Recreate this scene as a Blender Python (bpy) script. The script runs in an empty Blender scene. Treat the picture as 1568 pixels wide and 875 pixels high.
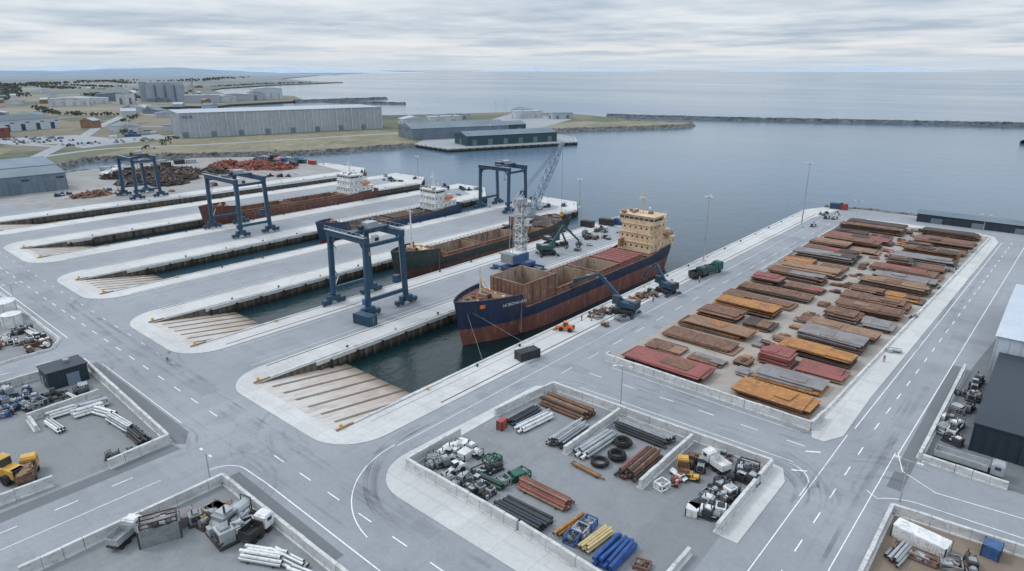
import bpy, math, random
from mathutils import Vector, Matrix, geometry, noise
R=random.Random(11)
sc=bpy.context.scene
pi=math.pi
# ------------------------------------------------------------------ materials
def newmat(name):
    m=bpy.data.materials.new(name);m.use_nodes=True
    nt=m.node_tree
    return m,nt,nt.nodes,nt.links,nt.nodes['Principled BSDF']
def mathn(N,L,op,a,b=None,clamp=False):
    n=N.new('ShaderNodeMath');n.operation=op;n.use_clamp=clamp
    for i,v in enumerate((a,b)):
        if v is None: continue
        if isinstance(v,(int,float)): n.inputs[i].default_value=v
        else: L.new(v,n.inputs[i])
    return n.outputs[0]
def mixc(N,L,f,a,b,bt='MIX'):
    n=N.new('ShaderNodeMixRGB');n.blend_type=bt
    for i,v in enumerate((f,a,b)):
        if isinstance(v,(int,float)): n.inputs[i].default_value=v
        elif isinstance(v,tuple): n.inputs[i].default_value=(v[0],v[1],v[2],1)
        else: L.new(v,n.inputs[i])
    return n.outputs[0]
def pos(N,L,scale=(1,1,1),rotz=0):
    g=N.new('ShaderNodeNewGeometry');mp=N.new('ShaderNodeMapping')
    mp.inputs['Scale'].default_value=scale;mp.inputs['Rotation'].default_value=(0,0,rotz)
    L.new(g.outputs['Position'],mp.inputs['Vector']);return mp.outputs[0]
def nz(N,L,vec,scale,detail=4,rough=.55):
    n=N.new('ShaderNodeTexNoise');n.inputs['Scale'].default_value=scale
    n.inputs['Detail'].default_value=detail;n.inputs['Roughness'].default_value=rough
    L.new(vec,n.inputs['Vector']);return n.outputs['Fac']
def ramp(N,L,f,a,b):
    n=N.new('ShaderNodeMapRange');n.clamp=True
    n.inputs[1].default_value=a;n.inputs[2].default_value=b
    L.new(f,n.inputs[0]);return n.outputs[0]
def mat(name,c1,c2=None,scale=.5,rough=.75,metal=0,c3=None,t=(.42,.62),bump=0,stretch=(1,1,1)):
    m,nt,N,L,P=newmat(name)
    P.inputs['Roughness'].default_value=rough;P.inputs['Metallic'].default_value=metal
    if c2 is None: c2=tuple(x*.75 for x in c1)
    p=pos(N,L,stretch)
    f=ramp(N,L,nz(N,L,p,scale,5,.6),*t)
    col=mixc(N,L,f,c1,c2)
    if c3: col=mixc(N,L,ramp(N,L,nz(N,L,p,scale*3.7,4,.65),.52,.66),col,c3)
    fine=nz(N,L,p,scale*14,2,.6)
    col=mixc(N,L,.35,col,mixc(N,L,fine,(.25,.25,.25),(.75,.75,.75)),'OVERLAY')
    L.new(col,P.inputs['Base Color'])
    if bump:
        b=N.new('ShaderNodeBump');b.inputs['Strength'].default_value=bump;b.inputs['Distance'].default_value=.1
        L.new(fine,b.inputs['Height']);L.new(b.outputs[0],P.inputs['Normal'])
    return m
M={}
M['rust_o']=mat('rust_orange',(.36,.16,.045),(.24,.105,.05),.3,.9,0,(.38,.24,.11))
M['rust_b']=mat('rust_brown',(.165,.085,.056),(.105,.064,.048),.3,.9,0,(.24,.135,.085))
M['rust_m']=mat('rust_maroon',(.26,.08,.075),(.18,.065,.058),.3,.9,0,(.20,.12,.10))
M['rust_g']=mat('steel_grey',(.22,.215,.22),(.16,.155,.16),.3,.7,.1,(.21,.13,.095))
M['rust_d']=mat('rust_dark',(.065,.048,.043),(.042,.036,.033),.35,.9,0,(.11,.07,.045))
M['rust_t']=mat('rust_tan',(.27,.17,.11),(.20,.125,.085),.3,.9,0,(.18,.09,.06))
M['conc']=mat('wall_concrete',(.53,.54,.54),(.43,.44,.44),.25,.9,0,(.35,.35,.34),stretch=(1,1,2))
M['white']=mat('white_paint',(.68,.69,.69),(.55,.56,.56),.5,.5,0,(.42,.40,.37))
M['grey']=mat('grey_metal',(.28,.30,.31),(.2,.21,.22),.6,.5,.3)
M['lgrey']=mat('galvanised_steel',(.42,.44,.46),(.33,.35,.37),.6,.45,.4)
M['dark']=mat('dark_metal',(.035,.038,.042),(.02,.022,.025),.8,.6)
M['rubber']=mat('rubber',(.02,.02,.021),None,1,.85)
M['glass']=mat('window_glass',(.03,.045,.055),(.05,.07,.08),.3,.15)
M['blue']=mat('crane_blue',(.018,.062,.115),(.014,.046,.088),.4,.5,0,(.05,.085,.12))
M['bblue']=mat('bright_blue',(.03,.095,.24),(.02,.065,.17),.6,.5,0,(.10,.14,.2))
M['boomgrey']=mat('boom_pale_blue',(.25,.33,.42),(.2,.27,.35),.6,.5)
M['navy']=mat('ship_navy',(.010,.026,.075),(.012,.024,.055),.2,.55,0,(.035,.035,.055),stretch=(1,1,.3))
M['shipblue']=mat('ship_blue',(.02,.06,.13),(.018,.045,.09),.2,.6,0,(.07,.06,.06))
M['shipgreen']=mat('ship_green_black',(.025,.05,.052),(.03,.04,.042),.2,.6,0,(.10,.06,.04))
M['shipred']=mat('ship_antifouling',(.19,.07,.055),(.125,.055,.05),.2,.8,0,(.24,.12,.085),stretch=(1,1,.35))
M['shipbrown']=mat('ship_rust_hull',(.14,.06,.05),(.10,.055,.048),.2,.85,0,(.20,.10,.075),stretch=(1,1,.35))
M['bootred']=mat('boot_red',(.20,.03,.03),(.13,.03,.03),.2,.8)
M['cream']=mat('superstructure_cream',(.62,.48,.32),(.52,.39,.25),.3,.6,0,(.40,.26,.16))
M['coam']=mat('hold_rust',(.20,.105,.075),(.135,.075,.058),.3,.9,0,(.28,.18,.13),stretch=(1,1,.4))
M['holdin']=mat('hold_interior',(.34,.27,.21),(.24,.165,.12),.25,.9,0,(.13,.09,.07),stretch=(1,1,.25))
M['holdfl']=mat('hold_floor',(.12,.09,.07),(.07,.055,.048),.4,.95,0,(.2,.14,.1))
M['yellow']=mat('machine_yellow',(.58,.34,.06),(.43,.25,.06),.6,.5)
M['orange']=mat('hivis_orange',(.75,.17,.03),None,.6,.6)
M['red']=mat('paint_red',(.36,.05,.04),(.26,.05,.04),.6,.5)
M['green']=mat('machine_green',(.02,.10,.065),(.015,.07,.05),.8,.5)
M['teal']=mat('truck_teal',(.025,.105,.10),(.02,.075,.075),.8,.5)
M['timber']=mat('timber',(.52,.42,.22),(.42,.33,.18),1,.8)
M['rope']=mat('mooring_rope',(.30,.29,.26),None,1,.9)
M['tarp']=mat('blue_tarpaulin',(.02,.08,.27),(.02,.055,.18),.8,.5,bump=.4)
M['rock']=mat('riprap_rock',(.15,.15,.145),(.08,.08,.08),.35,.95,0,(.21,.205,.19))
M['redscrap']=mat('red_scrap',(.28,.08,.065),(.18,.06,.05),.2,.9,0,(.12,.07,.06))
M['pavwhite']=mat('road_paint',(.74,.75,.75),(.48,.49,.49),1.2,.7,t=(.5,.75))
M['skin']=mat('skin',(.45,.26,.18),None,3,.6)
M['trouser']=mat('navy_trousers',(.03,.04,.07),None,3,.9)
M['whshed']=mat('warehouse_cladding',(.35,.385,.43),(.30,.335,.375),.02,.6)
M['whrib']=mat('warehouse_rib',(.50,.53,.56),None,.1,.6)
M['slateroof']=mat('hall_roof_slate',(.13,.17,.20),(.10,.14,.17),.05,.6)
M['tealwall']=mat('hall_wall_dark_teal',(.028,.07,.09),(.022,.055,.07),.05,.6)
M['bluegrey']=mat('cladding_blue_grey',(.15,.20,.25),(.12,.16,.2),.08,.6)
M['navyclad']=mat('navy_cladding',(.018,.03,.045),(.014,.024,.036),.1,.55)
M['lightclad']=mat('light_cladding',(.47,.52,.57),(.42,.47,.52),.1,.6)
M['silo']=mat('silo_concrete',(.29,.33,.38),(.24,.28,.33),.03,.8)
M['tree']=mat('tree_foliage',(.045,.06,.05),(.07,.08,.06),.05,.95)
M['hill']=mat('distant_hills',(.22,.29,.36),(.18,.25,.32),.0008,1)  # bluish grey: aerial haze painted into the hill colour
M['hill2']=mat('distant_coast',(.38,.46,.54),(.36,.44,.52),.0003,1)  # paler tone, with the haze of far land painted into the colour
M['jetty']=mat('jetty_stone',(.09,.105,.12),(.06,.075,.085),.05,.9,0,(.15,.16,.165))
def ground_mat(name,ca,cb,stain,slab=None,streak=True,smin=.5):
    m,nt,N,L,P=newmat(name);P.inputs['Roughness'].default_value=.88
    p=pos(N,L)
    f=ramp(N,L,nz(N,L,p,.035,6,.6),.35,.65)
    col=mixc(N,L,f,ca,cb)
    v=N.new('ShaderNodeTexVoronoi');v.inputs['Scale'].default_value=.045;v.distance='CHEBYCHEV'
    L.new(p,v.inputs['Vector'])
    bw=N.new('ShaderNodeRGBToBW');L.new(v.outputs['Color'],bw.inputs[0])
    col=mixc(N,L,.16,col,mixc(N,L,bw.outputs[0],(.3,.3,.3),(.7,.7,.7)),'OVERLAY')
    s=ramp(N,L,nz(N,L,p,.16,6,.7),smin,.75)
    col=mixc(N,L,mathn(N,L,'MULTIPLY',s,.6),col,stain)
    if streak:
        for rs in ((.9,.02,1),(.02,.8,1)):
            st=ramp(N,L,nz(N,L,pos(N,L,rs),1,3,.6),.55,.72)
            col=mixc(N,L,mathn(N,L,'MULTIPLY',st,.15),col,tuple(x*.45 for x in ca))
    col=mixc(N,L,.35,col,mixc(N,L,nz(N,L,p,1.7,6,.75),(.2,.2,.2),(.8,.8,.8)),'OVERLAY')
    if slab:
        b=N.new('ShaderNodeTexBrick');b.offset=0;b.inputs['Scale'].default_value=1
        b.inputs['Brick Width'].default_value=slab;b.inputs['Row Height'].default_value=slab
        b.inputs['Mortar Size'].default_value=.045;b.inputs['Mortar Smooth'].default_value=.2
        b.inputs['Color1'].default_value=(.53,.53,.53,1);b.inputs['Color2'].default_value=(.47,.47,.47,1);b.inputs['Mortar'].default_value=(.3,.3,.3,1)
        L.new(p,b.inputs['Vector'])
        col=mixc(N,L,.6,col,b.outputs['Color'],'OVERLAY')
    L.new(col,P.inputs['Base Color']);return m
M['asph']=ground_mat('asphalt',(.275,.294,.318),(.23,.247,.268),(.17,.183,.198))
M['asph2']=ground_mat('asphalt_dark',(.15,.162,.175),(.125,.135,.147),(.10,.107,.115))
M['patch']=ground_mat('asphalt_patch',(.235,.252,.272),(.205,.22,.238),(.17,.182,.196))
M['apron']=ground_mat('apron_concrete',(.52,.52,.515),(.45,.452,.45),(.33,.325,.315),6,smin=.5)
M['yardfl']=ground_mat('yard_floor',(.34,.305,.27),(.30,.28,.26),(.21,.155,.11),None,smin=.45)
M['compfl']=ground_mat('compound_floor',(.225,.238,.252),(.188,.20,.211),(.135,.135,.135),None,smin=.48)
M['brownfl']=ground_mat('muddy_floor',(.22,.17,.13),(.18,.145,.12),(.13,.09,.065),None,smin=.45)
M['scrapfl']=ground_mat('scrapyard_ground',(.30,.30,.295),(.24,.235,.23),(.15,.135,.125),None,smin=.45)
m,nt,N,L,P=newmat('slip_concrete');P.inputs['Roughness'].default_value=.85
p=pos(N,L);sx=N.new('ShaderNodeSeparateXYZ');L.new(p,sx.inputs[0])
zf=ramp(N,L,sx.outputs[2],-.3,-3.2)
n1=nz(N,L,p,.25,6,.65);n2=nz(N,L,pos(N,L,(1,.12,1)),.9,4,.6)
fac=mathn(N,L,'ADD',mathn(N,L,'MULTIPLY',zf,.8),mathn(N,L,'SUBTRACT',mathn(N,L,'MULTIPLY',n1,1.1),.55),True)
col=mixc(N,L,fac,(.50,.475,.445),(.29,.21,.155))
col=mixc(N,L,mathn(N,L,'MULTIPLY',ramp(N,L,n2,.5,.7),.5),col,(.25,.17,.12))
wet=ramp(N,L,sx.outputs[2],-2.5,-3.1)
col=mixc(N,L,wet,col,(.10,.085,.065))
L.new(col,P.inputs['Base Color']);M['slip']=m
m,nt,N,L,P=newmat('quay_wall_steel');P.inputs['Roughness'].default_value=.9
p=pos(N,L,(1,1,.15));sx=N.new('ShaderNodeSeparateXYZ');g=N.new('ShaderNodeNewGeometry');L.new(g.outputs['Position'],sx.inputs[0])
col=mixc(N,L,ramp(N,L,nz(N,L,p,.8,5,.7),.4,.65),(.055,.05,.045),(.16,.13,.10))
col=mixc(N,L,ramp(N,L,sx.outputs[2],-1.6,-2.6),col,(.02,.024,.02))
L.new(col,P.inputs['Base Color']);M['qwall']=m
m,nt,N,L,P=newmat('terrain_fields');P.inputs['Roughness'].default_value=1
p=pos(N,L,(1,1,1));pd=N.new('ShaderNodeTexNoise');pd.inputs['Scale'].default_value=.002;L.new(p,pd.inputs['Vector'])
add=N.new('ShaderNodeVectorMath');add.operation='MULTIPLY_ADD';L.new(pd.outputs['Color'],add.inputs[0]);add.inputs[1].default_value=(160,160,0);L.new(p,add.inputs[2])
v=N.new('ShaderNodeTexVoronoi');v.inputs['Scale'].default_value=.0035;v.distance='MANHATTAN';L.new(add.outputs[0],v.inputs['Vector'])
bw=N.new('ShaderNodeSeparateColor');L.new(v.outputs['Color'],bw.inputs[0])
cr=N.new('ShaderNodeValToRGB');e=cr.color_ramp;e.interpolation='CONSTANT'
e.elements[0].position=0;e.elements[0].color=(.09,.105,.06,1);e.elements[1].position=.22;e.elements[1].color=(.18,.155,.105,1)
for q,c in ((.42,(.115,.12,.075)),(.6,(.15,.13,.095)),(.75,(.08,.092,.055)),(.88,(.21,.195,.145))):
    k=e.elements.new(q);k.color=(*c,1)
L.new(bw.outputs[0],cr.inputs[0])
col=mixc(N,L,.5,cr.outputs[0],mixc(N,L,nz(N,L,p,.02,6,.7),(.2,.2,.2),(.8,.8,.8)),'OVERLAY')
col=mixc(N,L,ramp(N,L,nz(N,L,p,.006,5,.7),.55,.61),col,(.055,.065,.05))
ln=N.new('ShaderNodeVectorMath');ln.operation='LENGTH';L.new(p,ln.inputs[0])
col=mixc(N,L,mathn(N,L,'MULTIPLY',ramp(N,L,ln.outputs['Value'],500,6500),.8),col,(.20,.25,.305))  # atmospheric haze painted into the base colour, growing with distance from the origin
L.new(col,P.inputs['Base Color']);M['terrain']=m
M['grass']=mat('dry_grass',(.20,.18,.12),(.135,.135,.085),.03,1,0,(.26,.23,.165))
M['sand']=mat('sand',(.42,.39,.34),(.33,.3,.26),.02,1)
M['farroad']=mat('far_asphalt',(.28,.30,.32),(.24,.26,.28),.02,.9)
# water
m,nt,N,L,P=newmat('sea_water')
p=pos(N,L)
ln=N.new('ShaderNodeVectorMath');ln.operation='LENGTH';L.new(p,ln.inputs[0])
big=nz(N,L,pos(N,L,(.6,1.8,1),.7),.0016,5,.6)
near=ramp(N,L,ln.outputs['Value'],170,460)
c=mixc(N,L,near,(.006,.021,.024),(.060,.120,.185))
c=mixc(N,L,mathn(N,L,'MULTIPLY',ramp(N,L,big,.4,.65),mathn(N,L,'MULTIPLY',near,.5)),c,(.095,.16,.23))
L.new(c,P.inputs['Base Color'])
L.new(mathn(N,L,'ADD',mathn(N,L,'MULTIPLY',ramp(N,L,big,.35,.65),.12),.08),P.inputs['Roughness'])
P.inputs['IOR'].default_value=1.33
w1=nz(N,L,pos(N,L,(1,.55,1),.5),.55,5,.6);w2=nz(N,L,pos(N,L,(1,.6,1),.2),.09,4,.6)
b=N.new('ShaderNodeBump');b.inputs['Strength'].default_value=.4;b.inputs['Distance'].default_value=.35
L.new(mathn(N,L,'ADD',w1,mathn(N,L,'MULTIPLY',w2,2.0)),b.inputs['Height']);L.new(b.outputs[0],P.inputs['Normal'])
M['water']=m
m,nt,N,L,P=newmat('tyre_marks');P.inputs['Base Color'].default_value=(.11,.115,.122,1);P.inputs['Roughness'].default_value=.8
L.new(mathn(N,L,'MULTIPLY',ramp(N,L,nz(N,L,pos(N,L),.12,3,.6),.40,.75),.22),P.inputs['Alpha']);M['tyre']=m
# ------------------------------------------------------------------ mesh builder
class MB:
    def __init__(s): s.v=[];s.f=[];s.m=[];s.ms=[]
    def mi(s,k):
        if k not in s.ms: s.ms.append(k)
        return s.ms.index(k)
    def add(s,vs,fs,k):
        o=len(s.v);s.v+= [tuple(x) for x in vs];i=s.mi(k)
        for f in fs: s.f.append(tuple(a+o for a in f));s.m.append(i)
    def box(s,c,d,k,r=0,tilt=None):
        hx,hy,hz=d[0]/2,d[1]/2,d[2]/2
        mt=Matrix.Rotation(r,3,'Z')
        if tilt: mt=mt@Matrix.Rotation(tilt[0],3,'X')@Matrix.Rotation(tilt[1],3,'Y')
        vs=[mt@Vector((x*hx,y*hy,z*hz))+Vector(c) for z in(-1,1) for x,y in((-1,-1),(1,-1),(1,1),(-1,1))]
        s.add(vs,[(3,2,1,0),(4,5,6,7),(0,1,5,4),(1,2,6,5),(2,3,7,6),(3,0,4,7)],k)
    def b2(s,x0,y0,z0,x1,y1,z1,k): s.box(((x0+x1)/2,(y0+y1)/2,(z0+z1)/2),(abs(x1-x0),abs(y1-y0),abs(z1-z0)),k)
    def cyl(s,a,b,r,k,n=8,r2=None,cap=True):
        a=Vector(a);b=Vector(b);d=(b-a)
        if d.length<1e-6:return
        d.normalize();u=d.orthogonal().normalized();w=d.cross(u);r2=r if r2 is None else r2
        vs=[];
        off=pi/4 if n==4 else 0
        for q,rr in((a,r),(b,r2)):
            for i in range(n):
                t=2*pi*i/n+off;vs.append(q+(u*math.cos(t)+w*math.sin(t))*rr)
        fs=[(i,(i+1)%n,n+(i+1)%n,n+i) for i in range(n)]
        if cap: fs+=[tuple(range(n-1,-1,-1)),tuple(range(n,2*n))]
        s.add(vs,fs,k)
    def beam(s,a,b,w,k,h=None): 
        a=Vector(a);b=Vector(b);d=b-a;l=d.length
        if l<1e-6:return
        d.normalize();up=Vector((0,0,1)) if abs(d.z)<.95 else Vector((0,1,0))
        x=d.cross(up).normalized();y=x.cross(d);h=h or w
        vs=[q+x*(sx*w/2)+y*(sy*h/2) for q in(a,b) for sx,sy in((-1,-1),(1,-1),(1,1),(-1,1))]
        s.add(vs,[(3,2,1,0),(4,5,6,7),(0,1,5,4),(1,2,6,5),(2,3,7,6),(3,0,4,7)],k)
    def lattice(s,a,b,w,k,n=8,r=.09,w2=None):
        a=Vector(a);b=Vector(b);d=(b-a).normalized();up=Vector((0,0,1)) if abs(d.z)<.95 else Vector((0,1,0))
        x=d.cross(up).normalized();y=x.cross(d);w2=w2 or w
        P=[]
        for i in range(n+1):
            t=i/n;c=a.lerp(b,t);ww=(w+(w2-w)*t)/2
            P.append([c+x*sx*ww+y*sy*ww for sx,sy in((-1,-1),(1,-1),(1,1),(-1,1))])
        for j in range(4): s.cyl(P[0][j],P[n][j],r*1.5,k,4)
        for i in range(n):
            for j in range(4):
                j2=(j+1)%4
                s.cyl(P[i][j] if i%2 else P[i][j2],P[i+1][j2] if i%2 else P[i+1][j],r,k,4,cap=False)
                s.cyl(P[i][j],P[i][j2],r*.8,k,4,cap=False)
    def poly(s,pts,z0,z1,kt,ks=None):
        tri=geometry.tessellate_polygon([[Vector((p[0],p[1],0)) for p in pts]])
        A=sum(pts[i][0]*pts[(i+1)%len(pts)][1]-pts[(i+1)%len(pts)][0]*pts[i][1] for i in range(len(pts)))
        fs=[]
        for t in tri:
            a,b,c=(pts[i] for i in t)
            cr=(b[0]-a[0])*(c[1]-a[1])-(b[1]-a[1])*(c[0]-a[0])
            fs.append(tuple(t) if cr>0 else tuple(reversed(t)))
        s.add([(p[0],p[1],z1) for p in pts],fs,kt)
        if ks:
            n=len(pts)
            vs=[(p[0],p[1],z0) for p in pts]+[(p[0],p[1],z1) for p in pts]
            q=[(i,(i+1)%n,n+(i+1)%n,n+i) for i in range(n)]
            if A<0:q=[tuple(reversed(t)) for t in q]
            s.add(vs,q,ks)
    def torus(s,c,r,rr,k,n=16,m=6):
        vs=[];fs=[]
        for i in range(n):
            a=2*pi*i/n
            for j in range(m):
                b=2*pi*j/m;q=r+rr*math.cos(b);vs.append((c[0]+q*math.cos(a),c[1]+q*math.sin(a),c[2]+rr*math.sin(b)))
        for i in range(n):
            for j in range(m): fs.append((i*m+j,((i+1)%n)*m+j,((i+1)%n)*m+(j+1)%m,i*m+(j+1)%m))
        s.add(vs,fs,k)
    def rock(s,c,r,k,fl=.7):
        ph=[(0,0,1),(.894,0,.447),(.276,.85,.447),(-.724,.526,.447),(-.724,-.526,.447),(.276,-.85,.447),(.724,.526,-.447),(-.276,.85,-.447),(-.894,0,-.447),(-.276,-.85,-.447),(.724,-.526,-.447),(0,0,-1)]
        fc=[(0,1,2),(0,2,3),(0,3,4),(0,4,5),(0,5,1),(1,6,2),(2,7,3),(3,8,4),(4,9,5),(5,10,1),(2,6,7),(3,7,8),(4,8,9),(5,9,10),(1,10,6),(11,7,6),(11,8,7),(11,9,8),(11,10,9),(11,6,10)]
        s.add([(c[0]+x*r*R.uniform(.7,1.25),c[1]+y*r*R.uniform(.7,1.25),c[2]+z*r*fl*R.uniform(.7,1.25)) for x,y,z in ph],fc,k)
    def ribbon(s,pts,w,z,k):
        n=len(pts);L_=[];
        for i in range(n):
            a=Vector(pts[max(0,i-1)]);b=Vector(pts[min(n-1,i+1)]);d=(b-a).normalized();nn=Vector((-d.y,d.x));p_=Vector(pts[i])
            L_.append((p_+nn*w/2,p_-nn*w/2))
        vs=[];
        for a,b in L_: vs+=[(a.x,a.y,z),(b.x,b.y,z)]
        s.add(vs,[(2*i+1,2*i+3,2*i+2,2*i) for i in range(n-1)],k)
    def done(s,name,loc=(0,0,0),rot=0,smooth=False,bev=0):
        me=bpy.data.meshes.new(name);me.from_pydata(s.v,[],s.f)
        for k in s.ms: me.materials.append(M[k])
        me.polygons.foreach_set('material_index',s.m)
        if smooth: me.polygons.foreach_set('use_smooth',[True]*len(s.f))
        me.update()
        o=bpy.data.objects.new(name,me);sc.collection.objects.link(o)
        o.location=loc;o.rotation_euler=(0,0,rot)
        if bev:
            b=o.modifiers.new('bev','BEVEL');b.width=bev;b.segments=1;b.limit_method='ANGLE'
        return o
def inst(o,loc,rot=0):
    n=bpy.data.objects.new(o.name.split('.')[0],o.data);sc.collection.objects.link(n)
    n.location=loc;n.rotation_euler=(0,0,rot);return n
def arc(cx,cy,r,a0,a1,n=10): return [(cx+r*math.cos(math.radians(a0+(a1-a0)*i/n)),cy+r*math.sin(math.radians(a0+(a1-a0)*i/n))) for i in range(n+1)]
# ------------------------------------------------------------------ land
basins=[(-116,-89,226,306),(-167,-145,239,238),(-220,-201,236,254),(-276,-258,240,254),(-333,-315,241,257)]
Y0=56
shore=[(400,-900),(400,324),(-45,324),(-70,324),(-84,317),(-89,306),
(-89,Y0),(-116,Y0),(-116,226),(-123,238),(-145,239),
(-145,Y0),(-167,Y0),(-167,239),(-178,254),(-201,254),
(-201,Y0),(-220,Y0),(-220,236),(-238,254),(-258,254),
(-258,Y0),(-276,Y0),(-273,240),(-289,257),(-315,257),
(-315,Y0),(-333,Y0),(-326,241),(-347,258),
(-386,256),(-441,253),(-480,211),(-477,167),(-473,132),(-458,106),(-462,98)]
far=[(-491,116),(-541,159),(-530,195),(-503,224),(-470,268),(-454,291),(-444,340),(-432,376),(-384,369),(-338,481),(-364,513),(-440,545),(-412,606),(-380,655),(-353,703),(-352,728),(-362,750),(-435,728),(-480,760),(-560,790),(-650,775),(-736,600),(-800,560),(-900,470),(-1008,400),(-1080,410),(-1137,435),(-1190,470),(-1200,520),(-1150,553),(-1190,600),(-1224,750),(-1212,973),(-1240,980),(-1270,800),(-1472,903),(-1676,843),(-2100,1000),(-2296,1135),(-2600,1500),(-2836,1924),(-2923,2080),(-3100,2050),(-4297,2549),(-7000,4700),(-10809,8236),(-16000,13500),(-24885,22465),(-60000,34000),(-60000,-9000),(-900,-900)]
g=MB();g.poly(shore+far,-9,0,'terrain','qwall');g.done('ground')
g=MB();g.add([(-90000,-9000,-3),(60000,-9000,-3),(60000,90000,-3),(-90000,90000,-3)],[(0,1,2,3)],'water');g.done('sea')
g=MB();g.poly(shore+[(-470,60),(-560,-100),(-900,-900)],0,.02,'asph');g.done('port_pavement')
outer=[(-123,-81),(-176,-138),(-231,-194),(-289,-248),(-345,-305)]
for (a,b,ya,yb),(A,B) in zip(basins,outer):
    r=9
    pts=[(b,yb),(B,yb)]
    if b==-89: pts=[(b,yb),(-84,317),(-77,321),(B+2,300)]+[(B,290)]
    pts+=arc(B-r,52+r,r,0,-90,8)+arc(A+r,52+r,r,-90,-180,8)+[(A,ya),(a,ya),(a,Y0),(b,Y0)]
    g=MB();g.poly(pts,0,.13,'apron','conc');g.done('concrete_apron')
    g=MB();z0,z1=.05,-3.9;y1=84
    g.add([(a,Y0,z0),(b,Y0,z0),(b,y1,z1),(a,y1,z1)],[(0,1,2,3)],'slip')
    def zz(y):return z0+(z1-z0)*(y-Y0)/(y1-Y0)
    for i in range(6):
        x=a+(b-a)*(i+.7)/6.4
        for dx in(-.22,.22):
            g.add([(x+dx-.09,Y0+2,zz(Y0+2)+.06),(x+dx+.09,Y0+2,zz(Y0+2)+.06),(x+dx+.09,y1,z1+.06),(x+dx-.09,y1,z1+.06)],[(0,1,2,3)],'rust_d')
    g.done('slipway_ramp')
    g=MB()
    for x in(a-.5,b+.5):
        for j in range(7): g.b2(x-.22,Y0+j*3.6,.13,x+.22,Y0+j*3.6+3.5,.38,'conc' if j else 'rust_t')
        g.cyl((x,Y0+1,.3),(x,Y0+1,1.1),.3,'yellow')
    g.done('slipway_kerb')
for pts in([(-116,226),(-123,238),(-138,238),(-138,222),(-123,222)],[(-167,239),(-178,254),(-201,254),(-194,244),(-176,239)],[(-220,236),(-238,254),(-258,254),(-248,245),(-231,236)],[(-273,240),(-289,257),(-315,257),(-305,246),(-289,240)],[(-326,241),(-347,258),(-386,256),(-386,248),(-345,241)]):
    g=MB();g.poly(pts,0,.125,'apron','conc');g.done('pier_head_slab')
def quay(p,q):
    p=Vector(p);q=Vector(q);L_=(q-p).length;d=(q-p)/L_;nn=Vector((-d.y,d.x))
    g=MB();ang=math.atan2(d.y,d.x)
    c=(p+q)/2+nn*.12;g.box((c.x,c.y,-.3),(L_,.5,.92),'conc',ang)
    n=int(L_/2.4)
    for i in range(n+1):
        c=p+d*(i+.5)*L_/(n+1)+nn*.25
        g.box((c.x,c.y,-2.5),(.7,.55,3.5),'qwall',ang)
        if i%3==1: g.box((c.x+nn.x*.3,c.y+nn.y*.3,-1.6),(.5,.45,2.4),'rubber',ang)
    for i in range(int(L_/14)):
        c=p+d*(7+i*14)-nn*1.1;g.cyl((c.x,c.y,.13),(c.x,c.y,.7),.2,'yellow' if i%3==0 else 'dark',8,.3)
    if L_>30:
        c=(p+q)/2-nn*.35;g.box((c.x,c.y,.22),(L_,.25,.2),'conc',ang)
    g.done('quay_wall')
for i,(a,b,ya,yb) in enumerate(basins):
    quay((a,ya),(a,Y0+14));quay((b,Y0+14),(b,yb))
for p,q in[((-123,238),(-116,226)),((-145,239),(-123,238)),((-178,254),(-167,239)),((-201,254),(-178,254)),((-238,254),(-220,236)),((-258,254),(-238,254)),((-289,257),(-273,240)),((-315,257),(-289,257)),((-347,258),(-326,241)),((-386,256),(-347,258)),((-441,253),(-386,256)),((-84,317),(-89,306)) ,((-338,481),(-384,369)),((-384,369),(-432,376)),((-364,513),(-338,481))]:
    pp=Vector(p);qq=Vector(q);d=(qq-pp).normalized();nn=Vector((-d.y,d.x));t=(pp+qq)/2+nn*1.5
    poly=shore+far;ins=False;j=len(poly)-1
    for i in range(len(poly)):
        if (poly[i][1]>t.y)!=(poly[j][1]>t.y) and t.x<(poly[j][0]-poly[i][0])*(t.y-poly[i][1])/(poly[j][1]-poly[i][1])+poly[i][0]: ins=not ins
        j=i
    quay(q,p) if ins else quay(p,q)
# ------------------------------------------------------------------ yard, compounds
g=MB();g.poly([(-69,112),(-26,111),(-19,297),(-68,295)],0,.06,'yardfl','conc');g.done('steel_yard_floor')
g=MB();g.poly([(-26,111)]+[(-25,108),(-23,108),(-21,112),(-21,130),(-16,291),(-18,300),(-24,304),(-62,303),(-68,299),(-68,295),(-19,297)],0,.12,'apron','conc');g.done('yard_footpath')
g=MB();g.poly([(-74,60)]+arc(-66,59,8,180,270,8)+[(-30,51),(-26,52),(-26,57),(-71,57),(-71,93.5),(-27,94.5),(-27,74),(-24,74),(-24,92),(-25.5,95.5),(-30,96),(-70,95),(-73,92)],0,.12,'apron','conc');g.done('compound_footpath')
g=MB();g.poly([(-71,57),(-26,55),(-27,94),(-71,93)],0,.05,'compfl','conc');g.done('storage_compound_floor')
g=MB();g.poly([(-152,0),(-152,37),(-107,35.5),(-107,0)],0,.05,'compfl','conc');g.done('storage_compound_floor')
g=MB();g.poly([(-89,0),(-89,36),(-30,36),(-30,0)],0,.05,'compfl','conc');g.done('storage_compound_floor')
g=MB();g.poly([(-260,0),(-260,38)]+[(-172,38),(-168,35),(-166,25),(-166,0)],0,.1,'compfl','conc');g.done('storage_compound_floor')
g=MB();g.poly([(-9.5,60),(-10,94),(20,97),(20,60)],0,.05,'brownfl','conc');g.done('storage_compound_floor')
g=MB();g.poly([(-9.5,112),(20,112),(20,210),(-4,206),(-8,160)],0,.05,'asph2','conc');g.done('side_yard_pavement')
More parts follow.
